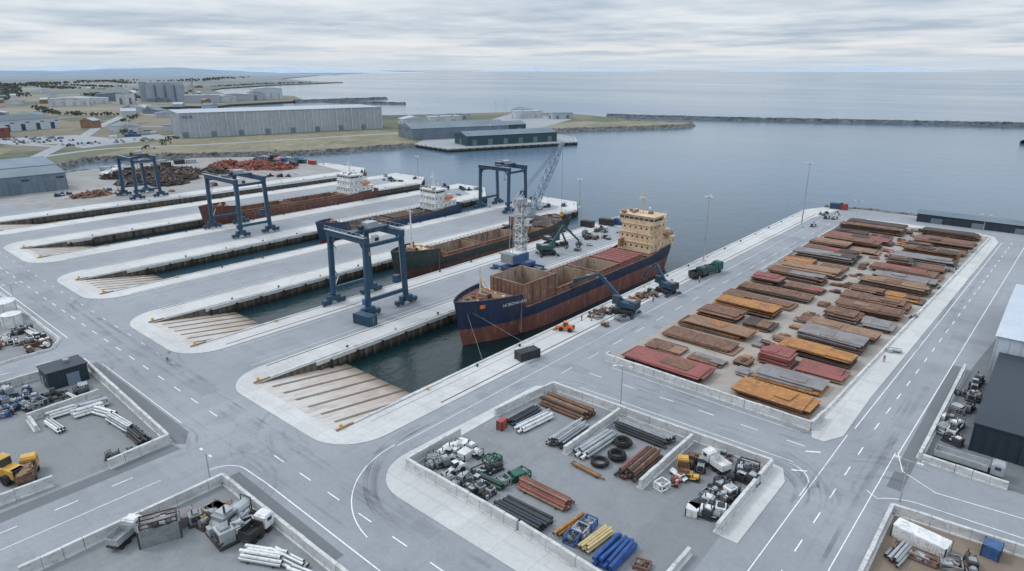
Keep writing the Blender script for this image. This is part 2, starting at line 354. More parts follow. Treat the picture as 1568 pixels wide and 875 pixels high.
g=MB();g.add([(-90,36.6,.028),(-62,36.6,.028),(-62,38.6,.028),(-90,39,.028)],[(0,1,2,3)],'asph2');g.add([(-152,37.4,.028),(-106,36,.028),(-104.5,37,.028),(-108,39.2,.028),(-152,39.2,.028)],[(0,1,2,3,4)],'asph2');g.add([(-106.2,10,.028),(-103.6,10,.028),(-103.6,36,.028),(-106.2,35.5,.028)],[(0,1,2,3)],'asph2');g.add([(-12,101,.028),(-9.9,101,.028),(-9.9,158,.028),(-11.6,158,.028)],[(0,1,2,3)],'asph2')
g.done('road_verge')
g=MB()
for i in range(26):
    x=R.choice([R.uniform(-260,-30),R.uniform(-80,-70),R.uniform(-20,-13),R.uniform(-66,-26)]);
    if -81<x<-69: y=R.uniform(60,290)
    elif x>-21: y=R.uniform(60,280)
    else: y=R.uniform(41,50) if R.random()<.6 or x<-69 else R.uniform(97,108)
    w,h=R.uniform(2,9),R.uniform(1.5,4);z=.03+i*.0004
    g.add([(x,y,z),(x+w,y+R.uniform(-.2,.2),z),(x+w,y+h,z),(x,y+h,z)],[(0,1,2,3)],'patch')
g.done('asphalt_repair_patch')
g=MB();g.poly([(-350,84),(-347,256),(-386,254),(-440,251),(-478,210),(-474,132),(-456,106),(-400,70)],0,.04,'scrapfl');g.done('scrapyard_ground')
def wall(pts,h=1.7,t=.5,bl=2.4,name='concrete_block_wall',k='conc'):
    g=MB()
    for a,b in zip(pts,pts[1:]):
        a=Vector(a);b=Vector(b);L_=(b-a).length;n=max(1,round(L_/bl));d=(b-a)/L_;ang=math.atan2(d.y,d.x)
        for i in range(n):
            c=a+d*L_*(i+.5)/n
            g.box((c.x+R.uniform(-.03,.03),c.y+R.uniform(-.03,.03),h/2+R.uniform(-.03,.03)),(L_/n-.05,t,h+.04*R.random()),k,ang+R.uniform(-.012,.012))
            g.box((c.x,c.y,.13),(L_/n-.05,t+.5,.24),k,ang)
    return g.done(name)
wall([(-69,113),(-69,111.5),(-26,110.5),(-25.6,116)],1.7)
wall([(-26,116.5),(-19.2,297)],.5,.4,4)
wall([(-19,297.3),(-68,295.3),(-68.6,200)],.5,.4,4)
wall([(-71,69),(-71,57),(-48,57)]);wall([(-47.6,57),(-28,56)])
wall([(-71,78),(-70.4,85)]);wall([(-70.4,85.4),(-69.5,93.3),(-27,94.3),(-27,74)])
wall([(-54,92.8),(-54,76)]);wall([(-40,93.2),(-40,76)]);wall([(-28,68),(-28,56.5)],1.2)
wall([(-152,10),(-152,37),(-107,35.5),(-106.3,26)]);wall([(-133.5,22),(-134.5,34)],1.5);wall([(-108,19),(-109,2)])
wall([(-134,22.3),(-128,22)],1.2)
wall([(-89,10),(-89,36),(-40,36)])
wall([(-9.7,112.5),(-9.2,157)],1.3);wall([(-9.3,112.2),(2,112)],1.3)
wall([(-10,75),(-10,94.5),(18,97)],1.6)
wall([(-223,38),(-172,38),(-167,35),(-166,22)],.5,.35)
# ------------------------------------------------------------------ markings
g=MB();zm=.048
def line(p,q,w=.18): g.ribbon([p,q],w,zm,'pavwhite')
def dash(p,q,l=3,gap=4.5,w=.18):
    p=Vector(p);q=Vector(q);L_=(q-p).length;d=(q-p)/L_;t=0
    while t<L_-l: g.ribbon([p+d*t,p+d*(t+l)],w,zm,'pavwhite');t+=l+gap
dash((-420,45),(-106,45));dash((-90,45),(-30,45))
dash((-300,49.8),(-130,49.8),2,6,.14)
line((-260,39.6),(-172,39.6));line((-150,39.7),(-112,39.7),.14);line((-84,40.2),(-36,39.6))
line((-97,0),(-97,30),.14);dash((-101,2),(-101,34));dash((-160,0),(-160,34))
g.ribbon([(-84,40.2)]+[(-90,40)]+arc(-90,36,4,90,180,5),.16,zm+.0008,'pavwhite')
dash((-18,40),(-17.5,113));dash((-17.5,118),(-12,300))
line((-21.2,50),(-20.6,113),.14);line((-20.2,116),(-15,292),.16);line((-13.5,60),(-13,112),.14);line((-12.6,112),(-8,300),.16)
line((-77,60),(-77,300),.12);dash((-72.5,100),(-72,310),4,6,.14)
line((-66,97.5),(-25,98.5),.14);dash((-68,104),(-24,104.5),3,5);line((-66,109.3),(-27,108.6),.12)
g.ribbon([(-21.2,90)]+arc(-25.5,93.5,4.3,0,90,6),.14,zm+.0008,'pavwhite')
for y in(96,103,110): line((-24.4,y),(-22.4,y+1.3),.35)
g.ribbon(arc(-60,60,17.5,180,262,14),.16,zm+.0016,'pavwhite')
g.ribbon([(-14,98)]+arc(-6.5,92,7.5,140,90,6)+[(20,101)],.16,zm+.0008,'pavwhite')
g.ribbon([(-12.6,112),(-11,107),(-6,104),(20,107)],.16,zm+.0016,'pavwhite')
for x0,x1 in((-139,-123),(-194,-176),(-248,-231),(-305,-289)):
    for x in(x0+2,x1-2): g.ribbon([(x,60),(x,236)],.1,zm,'pavwhite')
g.done('road_marking')
g=MB()
for x0,x1 in((-139,-123),(-194,-176),(-248,-231),(-305,-289)):
    for x in(x0-.8,x1+.8): g.ribbon([(x,62),(x,236)],.35,.137,'rust_d')
g.ribbon([(-82.2,75),(-82.2,300)],.3,.137,'rust_d');g.ribbon([(-86.6,62),(-86.6,300)],.12,.137,'rust_b')
g.done('crane_rails')
g=MB();zt=.053
def ty(c,r,a0,a1,n,sp):
    for i in range(n):
        rr=r+R.uniform(-sp,sp);cx=c[0]+R.uniform(-1,1);cy=c[1]+R.uniform(-1,1)
        g.ribbon(arc(cx,cy,rr,a0+R.uniform(-12,12),a1+R.uniform(-12,12),16),R.uniform(.2,.7),zt+i*.0006,'tyre')
ty((-89,60),15,180,275,9,5);ty((-60,65),18,180,265,9,4);ty((-90,32),9,20,120,7,4);ty((-108,30),9,60,160,6,3);ty((-138,62),14,190,270,7,4);ty((-190,62),14,200,280,6,4)
ty((-30,88),11,0,90,10,4);ty((-10,98),9,90,200,8,4);ty((-30,118),12,270,360,7,4);ty((-66,88),10,90,180,6,4);ty((-152,30),10,40,130,5,3)
for i in range(26):
    x=R.choice([-15.5,-19,-76,-79,-72])+R.uniform(-1.2,1.2);y=R.uniform(40,240);g.ribbon([(x,y),(x+R.uniform(-1,1),y+R.uniform(20,60))],R.uniform(.3,.9),zt+.006+i*.0006,'tyre')
for i in range(26):
    y=R.choice([42,47,49])+R.uniform(-1,1);x=R.uniform(-260,-50);g.ribbon([(x,y),(x+R.uniform(20,50),y+R.uniform(-1,1))],R.uniform(.3,.9),zt+.03+i*.0006,'tyre')
for i in range(14):
    y=R.uniform(98,109);x=R.uniform(-68,-40);g.ribbon([(x,y),(x+R.uniform(8,20),y+R.uniform(-1,1))],R.uniform(.3,.6),zt+.05+i*.0006,'tyre')
g.done('tyre_marks')
# ------------------------------------------------------------------ steel plate stacks
def stack(x0,x1,y0,y1,cols,n):
    g=MB();cx,cy=(x0+x1)/2,(y0+y1)/2;w,h=x1-x0,y1-y0
    for q in(-.35,0,.35): g.box((w*q,0,.12),(.25,h*.85,.2),'rust_d')
    z=.24
    for i in range(n):
        top=i>=n-2
        t=R.uniform(.10,.2);k=cols[0] if top else R.choice(cols+('rust_d',))
        ww=w*R.uniform(.8,1);hh=h*R.uniform(.78,1);dx=R.uniform(-.5,.5)*(w-ww+.6);dy=R.uniform(-.5,.5)*(h-hh+.5);r=R.uniform(-.035,.035)
        if i==n-1 and R.random()<.6 and w>7:
            s=R.uniform(.3,.7);gp=.06
            g.box((dx-ww/2+ww*s/2,dy,z+t/2),(ww*s-gp,hh*R.uniform(.75,1),t),k,r);g.box((dx+ww/2-ww*(1-s)/2,dy+R.uniform(-.3,.3),z+t/2+.01),(ww*(1-s)-gp,hh*R.uniform(.6,1),t),cols[R.randrange(2)],r+R.uniform(-.02,.02))
        elif i==n-1 and R.random()<.5:
            s=R.uniform(.35,.65)
            g.box((dx,dy-hh/2+hh*s/2,z+t/2),(ww,hh*s-.06,t),k,r);g.box((dx+R.uniform(-.6,.6),dy+hh/2-hh*(1-s)/2,z+t/2+.01),(ww*R.uniform(.75,1),hh*(1-s)-.06,t),cols[R.randrange(2)],r)
        else: g.box((dx,dy,z+t/2),(ww,hh,t),k,r)
        z+=t+R.choice([.015,.02,.10,.12])
    if R.random()<.5: g.box((R.uniform(-.3,.3)*w,0,z+.06),(w*R.uniform(.2,.4),h*R.uniform(.3,.6),.08),R.choice(cols),R.uniform(-.1,.1),(R.uniform(-.02,.02),0))
    g.done('steel_plate_stack',(cx,cy,.02),R.uniform(-.03,.03))
o,b_,m_,gr,d_,t_='rust_o','rust_b','rust_m','rust_g','rust_d','rust_t'
colA=[(m_,m_,b_),(b_,t_,t_),(b_,d_,t_),(t_,o,b_),(b_,d_,m_),(o,b_,t_),(b_,t_,gr),(b_,m_,t_),(m_,b_,d_),(b_,gr,d_),(t_,m_,d_),(o,b_,b_),(gr,d_,b_),(b_,m_,d_),(b_,t_,d_),(b_,d_,b_),(m_,b_,d_),(d_,b_,gr),(b_,b_,d_),(d_,b_,b_)]
colB=[(o,t_,b_),(gr,gr,o),(m_,m_,b_),(o,o,t_),(gr,b_,o),(t_,b_,gr),(b_,gr,b_),(b_,t_,d_),(b_,b_,t_),(b_,o,d_),(t_,o,b_),(gr,b_,d_),(b_,m_,o),(d_,b_,t_),(gr,gr,b_),(b_,d_,o),(d_,b_,m_),(b_,d_,gr),(b_,b_,d_),(d_,b_,b_)]
y=113.2
for i in range(20):
    f=(y-113)/182;xr=-26.8+7*f;xl=-68+.5*f;hgt=R.uniform(5.9,7.6)
    mid=-46+3*f
    la=xl+R.uniform(0,2);ra=mid-1.2+R.uniform(-3.5,.8)
    n=R.randint(4,10)
    if i==1:
        stack(la+1,la+10.5,y,y+hgt*.95,colA[i],3);stack(la+11.2,ra+2,y+.8,y+hgt*.8,(b_,gr,t_),2)
    elif i in(4,8,11,14,17):
        s=la+(ra-la)*R.uniform(.4,.6);stack(la,s-.4,y,y+hgt,colA[i],n);stack(s+.3,ra,y+R.uniform(-.5,.8),y+hgt*.95,(colA[i][1],colA[i][0],b_),R.randint(3,6))
    else: stack(la,ra,y,y+hgt,colA[i],n)
    lb=mid+1.6+R.uniform(-.8,2.6);rb=xr-.3-R.uniform(0,1.6);n=R.randint(4,10);y2=y+R.uniform(-1.1,1.1)
    if i in(2,6,9,13,16):
        s=lb+(rb-lb)*R.uniform(.4,.6);stack(lb,s-.3,y2,y2+hgt*.95,colB[i],n);stack(s+.3,rb,y2,y2+hgt,(colB[i][1],colB[i][0],t_),R.randint(3,6))
    else: stack(lb,rb,y2,y2+hgt,colB[i],n)
    y+=9.1
for i in range(46):
    f=R.random();x=-45.5+3*f+R.uniform(-2.2,2.2);yy=114+f*178;s=R.uniform(.8,1.9)
    stack(x-s,x+s,yy,yy+R.uniform(1.5,4),R.choice(colA+colB),R.randint(1,3))
# ------------------------------------------------------------------ ships
def ship(loc,L_,W,hull,boot,deckz,bowz,holds,fore=.14,aft=.8,coam='coam',bootz=-.8,rot=0,sup=None,supcol='white',extra=None,deck='coam',name='cargo_ship'):
    g=MB()
    def hw(t,lev):
        b=min(1,(t/.2)) ; fl=(1-(1-b)**2.2)**.8 if lev>0 else (1-(1-min(1,t/.3))**2)
        if lev==1: fl=fl*.5+.5*(1-(1-min(1,t/.26))**2)
        s=1 if t<.86 else 1-((t-.86)/.14)**2*(.35 if lev==2 else (.5 if lev==1 else .95))
        return max(.02,W/2*fl*s)
    def dz(t):
        z=deckz
        if t<fore: z=bowz-.8*(t/fore)
        elif t<fore+.012: z=bowz-.8+(deckz-bowz+.8)*(t-fore)/.012
        elif t>aft: z=deckz+ .8
        return z
    ts=sorted(set([0,.004,.012,.025,.045,.07,.1,.13,fore,fore+.013,.18,.22,.27,.34,.42,.5,.58,.66,.74,aft-.005,aft,.86,.9,.93,.96,.98,1]))
    P=[]
    for t in ts:
        y=t*L_;zt=dz(t);row=[]
        rake=(lambda z:(z+3)*.28*max(0,1-t/.1)) 
        for z,lv in((-6,0),(-3.2,0),(bootz,1),((bootz+zt)/2,1.5),(zt,2)):
            w=hw(t,2 if lv>=2 else (1 if lv>=1 else 0))
            if lv==1.5: w=(hw(t,1)+hw(t,2))/2
            row.append((w,y+(0 if lv else .6)*max(0,1-t/.1)-rake(z)*.6,z))
        P.append(row)
    for sgn in(-1,1):
        for j in range(4):
            vs=[];fs=[]
            for row in P:
                for q in(row[j],row[j+1]): vs.append((q[0]*sgn,q[1],q[2]))
            for i in range(len(P)-1):
                f=(2*i,2*i+2,2*i+3,2*i+1);fs.append(f if sgn>0 else tuple(reversed(f)))
            g.add(vs,fs,boot if j<2 else hull)
        for i in range(len(P)-1):
            a=P[i][4];b=P[i+1][4]
            g.beam((a[0]*sgn,a[1],a[2]+.05),(b[0]*sgn,b[1],b[2]+.05),.28,hull if a[1]<fore*L_ or a[1]>aft*L_ else coam,.22)
    r=P[-1];g.add([(-q[0],q[1],q[2]) for q in r]+[(q[0],q[1],q[2]) for q in reversed(r)],[tuple(range(10))],hull)
    def deckstrip(t0,t1,inner,zoff,k):
        tt=[t for t in ts if t0<=t<=t1];
        for a,b in zip(tt,tt[1:]):
            wa,wb=hw(a,2)-.05,hw(b,2)-.05;za,zb=dz((a+b)/2)-zoff,dz((a+b)/2)-zoff
            ra=(za+3)*.28*.6*max(0,1-a/.1);rb=(zb+3)*.28*.6*max(0,1-b/.1)
            if inner is None: g.add([(-wa,a*L_-ra,za),(wa,a*L_-ra,za),(wb,b*L_-rb,zb),(-wb,b*L_-rb,zb)],[(0,1,2,3)],k)
            else:
                for s in(-1,1): 
                    q=[(s*min(inner,wa),a*L_,za),(s*wa,a*L_,za),(s*wb,b*L_,zb),(s*min(inner,wb),b*L_,zb)];g.add(q,[(0,1,2,3)] if s>0 else [(3,2,1,0)],k)
    iw=W*.385
    deckstrip(0,fore,None,1.0,deck);deckstrip(fore,aft,iw,.7,deck);deckstrip(aft,1,None,.9,deck)
    g.b2(-hw(fore,2)+.1,fore*L_-.3,-2,hw(fore,2)-.1,fore*L_,bowz-1.8,coam)
    dk=deckz-.7
    prev=fore*L_
    for (a,b,ch,fl,ck) in holds+[(aft,aft,0,0,coam)]:
        ya,yb=a*L_,b*L_
        if ya>prev: g.b2(-iw,prev,dk-.3,iw,ya-.02,dk,deck)
        if b>a:
            if ch<0:
                g.b2(-iw,ya,dk-.5,iw,yb,dk-ch,ck)
                for q in range(1,6): g.b2(-iw-.05,ya+(yb-ya)*q/6-.06,dk+.1,iw+.05,ya+(yb-ya)*q/6+.06,dk-ch+.12,'rust_b')
            else:
                t=.25
                for s in(-1,1):
                    g.b2(s*iw,ya,fl,s*(iw-t),yb,dk+ch,ck);g.b2(s*iw-.25,ya,dk+ch,s*iw+.25,yb,dk+ch+.15,coam)
                    g.b2(s*(iw+.02),ya,dk,s*(iw+.06),yb,dk+ch,coam)
                    nrib=int((yb-ya)/3)
                    for q in range(nrib+1):
                        yy=ya+(yb-ya)*q/max(1,nrib);g.box((s*(iw+.2),yy,dk+ch/2),(.3,.12,ch-.02),coam);g.box((s*(iw-t-.1),yy,(fl+dk+ch)/2),(.18,.18,dk+ch-fl-.02),ck)
                g.b2(-iw+t,ya,fl,iw-t,ya+t,dk+ch,ck);g.b2(-iw+t,yb-t,fl,iw-t,yb,dk+ch,ck)
                g.b2(-iw-.02,ya-.07,dk,iw+.02,ya-.01,dk+ch+.01,coam)
                if ch>3: 
                    g.b2(-iw-.02,yb+.01,dk+1.7,iw+.02,yb+.07,dk+ch+.01,coam)
                    for q in range(8): g.box((-iw+iw*2*(q+.5)/8,ya-.14,dk+ch/2),(.12,.16,ch),coam)
                g.b2(-iw+t,ya+t,fl-.2,iw-t,yb-t,fl,'holdfl')
                for q in range(int((yb-ya)*1.0)):
                    x=R.uniform(-iw+1,iw-1);yy=R.uniform(ya+1,yb-1);g.box((x,yy,fl+.15),(R.uniform(.3,1.8),R.uniform(.3,1.1),R.uniform(.1,.5)),R.choice(['rust_b','rust_d','rust_t','holdfl','rust_g']),R.uniform(0,3),(R.uniform(-.2,.2),R.uniform(-.2,.2)))
        prev=yb+.02
    for s in(-1,1):
        q=fore+.02
        while q<aft:
            w=hw(q,2);z=dz(q);g.box((s*(w-.12),q*L_,z+.45),(.1,.1,.9),coam);q+=2.0/L_
        for zz_ in(.5,.9): g.beam((s*(hw(.3,2)-.12),.2*L_,deckz+zz_),(s*(hw(.8,2)-.12),.8*L_,deckz+zz_),.07,coam)
    z=bowz-1.6
    g.cyl((-1.2,.06*L_,z),(-1.2,.06*L_,z+1),.5,'rust_b');g.cyl((1.2,.06*L_,z),(1.2,.06*L_,z+1),.5,'rust_b')
    g.box((0,.085*L_,z+.6),(2.6,1.6,1.2),'rust_t');g.cyl((-1.6,.09*L_,z+.8),(1.6,.09*L_,z+.8),.55,'dark')
    for s in(-1,1):
        g.cyl((s*2.4,.1*L_,z),(s*2.4,.1*L_,z+1.6),.3,'cream');g.box((s*1.5,.04*L_,z+.3),(.5,1.2,.7),'rust_d')
        for q in(.01,.03,.05,.07,.09,.11,.13): g.box((s*(hw(q,2)-.25),q*L_-(z+3)*.17*max(0,1-q/.1),z+.6),(.08,.08,1.2),coam)
    if sup:
        yb0,tiers,mast=sup
        z=deckz+.1
        for (dy0,dy1,w,h) in tiers:
            g.b2(-w/2,yb0+dy0,z,w/2,yb0+dy1,z+h,supcol)
            g.b2(-w/2-.35,yb0+dy0-.35,z+h,w/2+.35,yb0+dy1+.35,z+h+.12,supcol)
            n=int(w/1.8)
            for q in range(n):
                x=-w/2+w*(q+.5)/n;g.b2(x-.28,yb0+dy0-.04,z+h*.5,x+.28,yb0+dy0+.02,z+h*.72,'glass')
            n=int((dy1-dy0)/2.2)
            for s in(-1,1):
                for q in range(n):
                    yy=yb0+dy0+(dy1-dy0)*(q+.5)/n;g.box((s*(w/2+.02),yy,z+h*.6),(.06,.5,h*.22),'glass')
                for q in range(int((dy1-dy0)/1.5)+1): g.box((s*(w/2+.3),yb0+dy0+q*1.5,z+h+.55),(.06,.06,.9),supcol)
                g.box((s*(w/2+.3),yb0+(dy0+dy1)/2,z+h+1.0),(.07,dy1-dy0,.07),supcol)
                g.beam((s*(w/2+.7),yb0+dy0+3,z),(s*(w/2+.7),yb0+dy0+6,z+h),.5,supcol,.1)
            g.box((0,yb0+dy0-.3,z+h+1.0),(w,.07,.07),supcol)
            z+=h+.12
        dy0,dy1,w,h=tiers[-1]
        g.b2(-w/2-.05,yb0+dy0-.06,z-h*.55,w/2+.05,yb0+dy1-1,z-h*.28,'glass')
        for q in range(8): g.b2(-w/2+w*q/7.0-.12,yb0+dy0-.1,z-h*.56,-w/2+w*q/7.0+.12,yb0+dy0-.05,z-h*.27,supcol)
        ym=yb0+(dy0+dy1)/2
        g.cyl((0,ym,z),(0,ym,z+mast),.22,supcol,8,.12);g.beam((-2.2,ym,z+mast*.55),(2.2,ym,z+mast*.55),.16,supcol);g.beam((-1.2,ym,z+mast*.8),(1.2,ym,z+mast*.8),.12,supcol);g.box((0,ym-.6,z+mast*.65),(2.4,.3,.25),'white')
        g.cyl((-1,ym,z),(0,ym,z+mast*.6),.09,supcol,5);g.cyl((1,ym,z),(0,ym,z+mast*.6),.09,supcol,5)
        g.cyl((1.8,ym+1,z),(1.8,ym+1,z+1.4),.1,'white');g.rock((1.8,ym+1,z+1.7),.5,'white',1)
        for q in range(7): g.box((R.uniform(-.4,.4)*w,yb0+R.uniform(1,dy1-1),z+.4),(R.uniform(.4,1.4),R.uniform(.4,1.2),R.uniform(.4,.9)),R.choice([supcol,'rust_t','grey']))
        yf=yb0+tiers[0][1]-2.2;g.box((0,yf,deckz+4.6),(2.8,3,8.4),supcol);g.box((0,yf,deckz+8.1),(2.9,3.1,1.6),hull);g.cyl((-.5,yf,deckz+8.8),(-.5,yf,deckz+10),.3,'dark');g.cyl((.5,yf,deckz+8.8),(.5,yf,deckz+10),.3,'dark')
        for s in(-1,1):
            xb=s*(tiers[0][2]/2+.2);yy=yb0+tiers[0][1]-4.2
            lc='rust_t' if supcol=='cream' else 'orange'
            g.cyl((xb,yy-1.8,deckz+4.6),(xb,yy+1.8,deckz+4.6),.65,lc,8,.55);g.cyl((xb,yy-2.6,deckz+4.8),(xb,yy-1.8,deckz+4.6),.15,lc,8,.65)
            for q in(-1.4,1.4): g.beam((xb-s*.8,yy+q,deckz+3.6),(xb+s*.3,yy+q,deckz+6.2),.14,supcol)
    if extra: extra(g,L_,W,dk)
    return g.done(name,loc,rot)
def ex1(g,L_,W,dk):
    g.cyl((-1,8,dk+3),(-1,8,dk+11),.25,'cream',8,.14);g.beam((-2.4,8,dk+8),(.4,8,dk+8),.16,'cream')
    for s in(-1,1): g.cyl((s*2-1,11,dk+3),(-1,8,dk+9),.1,'cream',5)
    for q in range(26): g.box((R.uniform(-4,4),R.uniform(3,14),dk+3.4),(R.uniform(.3,1.6),R.uniform(.3,1.2),R.uniform(.2,1)),R.choice(['rust_b','rust_m','rust_t','coam','orange']) if q%7 else 'cream',R.uniform(0,3))
    g.b2(-4.6,77,dk+2,-3.8,79.5,dk+4.5,'rust_t')
    for s in(-1,1): g.box((s*3.1,5.2,3.6),(.35,1,1.3),'dark',s*-.9);g.box((s*3.2,5.3,2.6),(.3,1.5,.4),'dark',s*-.9)
sh=ship((-103.3,101.5,0),97,14.5,'navy','shipred',4.2,8.6,[(.175,.305,5.9,-1.6,'holdin'),(.312,.50,1.6,-1.8,'holdin'),(.52,.63,1.6,-1.8,'holdin'),(.645,.775,-1.7,0,'rust_m')],fore=.15,aft=.79,bootz=1.4,
 sup=(79,[(0,16,12,3),(0.3,13,11,2.8),(0.6,11,10,2.7),(.9,8.5,12.5,2.7)],8),supcol='cream',extra=ex1)
tx=bpy.data.curves.new('hull_name','FONT');tx.body='NORDHAVEN';tx.size=1.15;tx.materials.append(M['white'])
to=bpy.data.objects.new('hull_name',tx);sc.collection.objects.link(to);to.parent=sh
X=Vector((.235,1,0)).normalized();Y=Vector((.11,0,1)).normalized();Z=X.cross(Y).normalized();Y=Z.cross(X)
mt=Matrix((X,Y,Z)).transposed().to_4x4();mt.translation=Vector((5.55,8.6,5.9))+Z*.32;to.matrix_local=mt
def ex2(g,L_,W,dk):
    g.cyl((0,7,dk+2),(0,7,dk+19),.3,'white',8,.16)
    for z in(8,12,16): g.beam((-1.4,7,dk+z),(1.4,7,dk+z),.14,'white')
    g.b2(-4,8,dk+2,4,12.5,dk+4.0,'cream')
    for q in range(10): g.box((R.uniform(-3.5,3.5),R.uniform(8,12.5),dk+4.2),(R.uniform(.4,1.6),R.uniform(.4,1.2),R.uniform(.3,.8)),R.choice(['cream','rust_t','grey','rust_b']))
    for q in range(30): g.box((R.uniform(-4.5,4.5),R.uniform(56,84),dk+R.uniform(.5,2.5)),(R.uniform(.5,3.5),R.uniform(.5,3),R.uniform(.6,3)),R.choice(['rust_b','coam','rust_g','shipbrown','dark']),R.uniform(0,.3))
    g.b2(-5,60,dk,5,60.4,dk+5,'coam');g.b2(-5,72,dk,5,72.4,dk+4,'rust_g');g.b2(-5,60,dk,-4.7,72,dk+4,'coam')
ship((-155.5,125,0),88,13,'shipgreen','shipbrown',2.6,6.4,[(.2,.38,1.2,-1.8,'holdin'),(.4,.62,1.2,-1.8,'holdin')],fore=.15,aft=.8,bootz=0,extra=ex2)
def ex3(g,L_,W,dk):
    g.cyl((0,52,dk),(0,52,dk+9),.25,'white',8,.14);g.beam((-1.5,52,dk+6),(1.5,52,dk+6),.14,'white')
ship((-210,134,0),72,11.5,'shipblue','bootred',2.4,6,[(.18,.42,1.2,-1.5,'rust_g'),(.45,.7,-1.2,-1.5,'rust_d')],fore=.13,aft=.74,bootz=-.8,
 sup=(54,[(0,13,9.5,2.9),(.4,10,9,2.8),(.8,7.5,9.5,2.6)],8),supcol='white',extra=ex3,deck='shipblue')
ship((-266.5,117,0),86,12.5,'shipbrown','bootred',3,7.2,[(.17,.42,1.4,-1.5,'coam'),(.45,.74,1.4,-1.5,'coam')],fore=.14,aft=.77,bootz=-1.6,
 sup=(68,[(0,14,11,3.1),(.4,11,10,2.9),(.8,8.5,10.5,2.7)],8),supcol='white')
g=MB()
for a,b in(((-103,103,6),(-87,92,.8)),((-102,103,6),(-87,106,.8)),((-104,104,6),(-117,96,.8)),((-97,197,4),(-88,206,.8)),((-155,127,5),(-144,118,.7)),((-156,127,5),(-168,120,.7))): g.cyl(a,b,.035,'rope',5)
g.done('mooring_lines')
# ------------------------------------------------------------------ gantry cranes
def gantry(x0,x1,y0,y1,h,name='gantry_crane'):
    g=MB();cx,cy=(x0+x1)/2,(y0+y1)/2;hx,hy=(x1-x0)/2,(y1-y0)/2;k='blue'
    for sx in(-1,1):
        for sy in(-1,1):
            x,y=sx*hx,sy*hy
            g.beam((x,y,2.6),(x,y*.92,h-1.4),.95,k,1.15)
            g.box((x,y,1.75),(1.4,3.6,1.4),k)
            for q in(-2.2,2.2):
                g.box((x,y+q,.95),(1.2,2.6,1.0),k)
                for w in(-.75,.75): g.cyl((x-.5,y+q+w,.62),(x+.5,y+q+w,.62),.48,'dark',10)
            g.box((x+sx*.9,y,2.0),(.8,2.2,1.4),k)
            g.cyl((x-sx*.1,y-sy*.9,3),(x-sx*.1,y*.92-sy*.9,h-2),.1,'lgrey',5)
        g.beam((sx*hx,-hy,4.2),(sx*hx,hy,4.2),.7,k,.9)
        g.beam((sx*hx,-hy*.92,h-2.2),(sx*hx,hy*.92,h-2.2),.7,k,.9)
    for sy in(-1,1):
        g.box((0,sy*hy*.92,h-.8),(hx*2+1.6,1.05,1.7),k)
        g.box((0,sy*(hy*.92+.9),h+.1),(hx*2+1.6,.6,.08),'lgrey')
        for q in range(9): g.box(((q-4)*hx/4,sy*(hy*.92+1.15),h+.6),(.07,.07,1),'lgrey')
        g.box((0,sy*(hy*.92+1.15),h+1.1),(hx*2+1,.07,.07),'lgrey')
        for s in(-1,1): g.beam((s*hx,sy*hy*.92,h-4.2),(s*(hx-2.4),sy*hy*.92,h-1.4),.35,k)
    g.box((hx*.2,0,h+.4),(2.6,hy*1.84,.5),k);g.box((hx*.2,.6,h+1.4),(2.4,3.4,1.5),'lgrey');g.cyl((hx*.2-.9,-2.4,h+1.2),(hx*.2+.9,-2.4,h+1.2),.55,'dark')
    g.box((hx*.2,hy*.3,h-2.6),(1.6,1.6,1.9),'white');g.box((hx*.2,hy*.3,h-2.6),(1.64,1.3,.9),'glass')
    for s in(-.5,.5): g.cyl((hx*.2+s,-.6,h),(hx*.2+s*.4,-.6,h-6),.05,'dark',4)
    g.box((hx*.2,-.6,h-6.3),(1.0,.6,.8),'yellow')
    for q in range(4):
        z=3+q*(h-5)/4;g.beam((-hx-.8,-hy+.6+(q%2)*2,z),(-hx-.8,-hy+2.6-(q%2)*2,z+(h-5)/4),.5,'lgrey',.1)
    g.box((hx,hy*.55,h*.38),(1.5,1.6,2),k);g.box((hx*.95,-hy,3.9),(1.2,2,1.4),'bblue')
    return g.done(name,(cx,cy,.13))
gantry(-144.5,-129.5,94.5,107,20.5)
gantry(-256,-233,115,127,21.5)
gantry(-360,-343,120,131,20)
gantry(-203,-186,214,226,19.5)
# ------------------------------------------------------------------ mobile harbour crane
g=MB()
g.box((0,0,1.4),(5,11,1.3),'bblue');g.box((0,0,.9),(4.4,12,.7),'dark')
for s in(-1,1):
    for q in range(7): g.cyl((s*2.4,-4.8+q*1.6,.65),(s*1.5,-4.8+q*1.6,.65),.62,'rubber',10)
    for q in(-4.4,4.4): g.box((s*4.2,q,1.1),(5,.7,.6),'bblue');g.cyl((s*6.4,q,.1),(s*6.4,q,1.3),.3,'grey');g.box((s*6.4,q,.15),(2,2,.25),'dark')
g.cyl((0,0,2),(0,0,3),1.9,'grey',16)
g.box((0,-1.6,4.3),(5,7.5,2.6),'bblue');g.box((0,-4.6,4.6),(4.8,2.2,3),'grey');g.box((0,-1.5,5.75),(4.4,6,.4),'white')
g.box((0,1.2,5.9),(2.6,2.6,4),'lgrey')
g.lattice((0,1.2,6),(0,1.2,21),2.6,'white',9,.14);g.box((0,1.2,13),(1.2,1.2,13),'lgrey')
for z in(9,13,17,20.5):
    g.box((0,1.2,z),(3.6,3.6,.12),'lgrey')
    for sx_ in(-1,1):
        for sy_ in(-1,1): g.box((sx_*1.75,1.2+sy_*1.75,z+.5),(.08,.08,1),'white')
        g.box((0,1.2+sx_*1.75,z+1),(3.5,.07,.07),'white');g.box((sx_*1.75,1.2,z+1),(.07,3.5,.07),'white')
g.box((1.9,2.2,15),(1.8,2,2.2),'white');g.box((1.95,2.6,15.2),(1.9,1.5,1.1),'glass')
g.box((0,.6,21.6),(2.6,3.4,1.6),'lgrey')
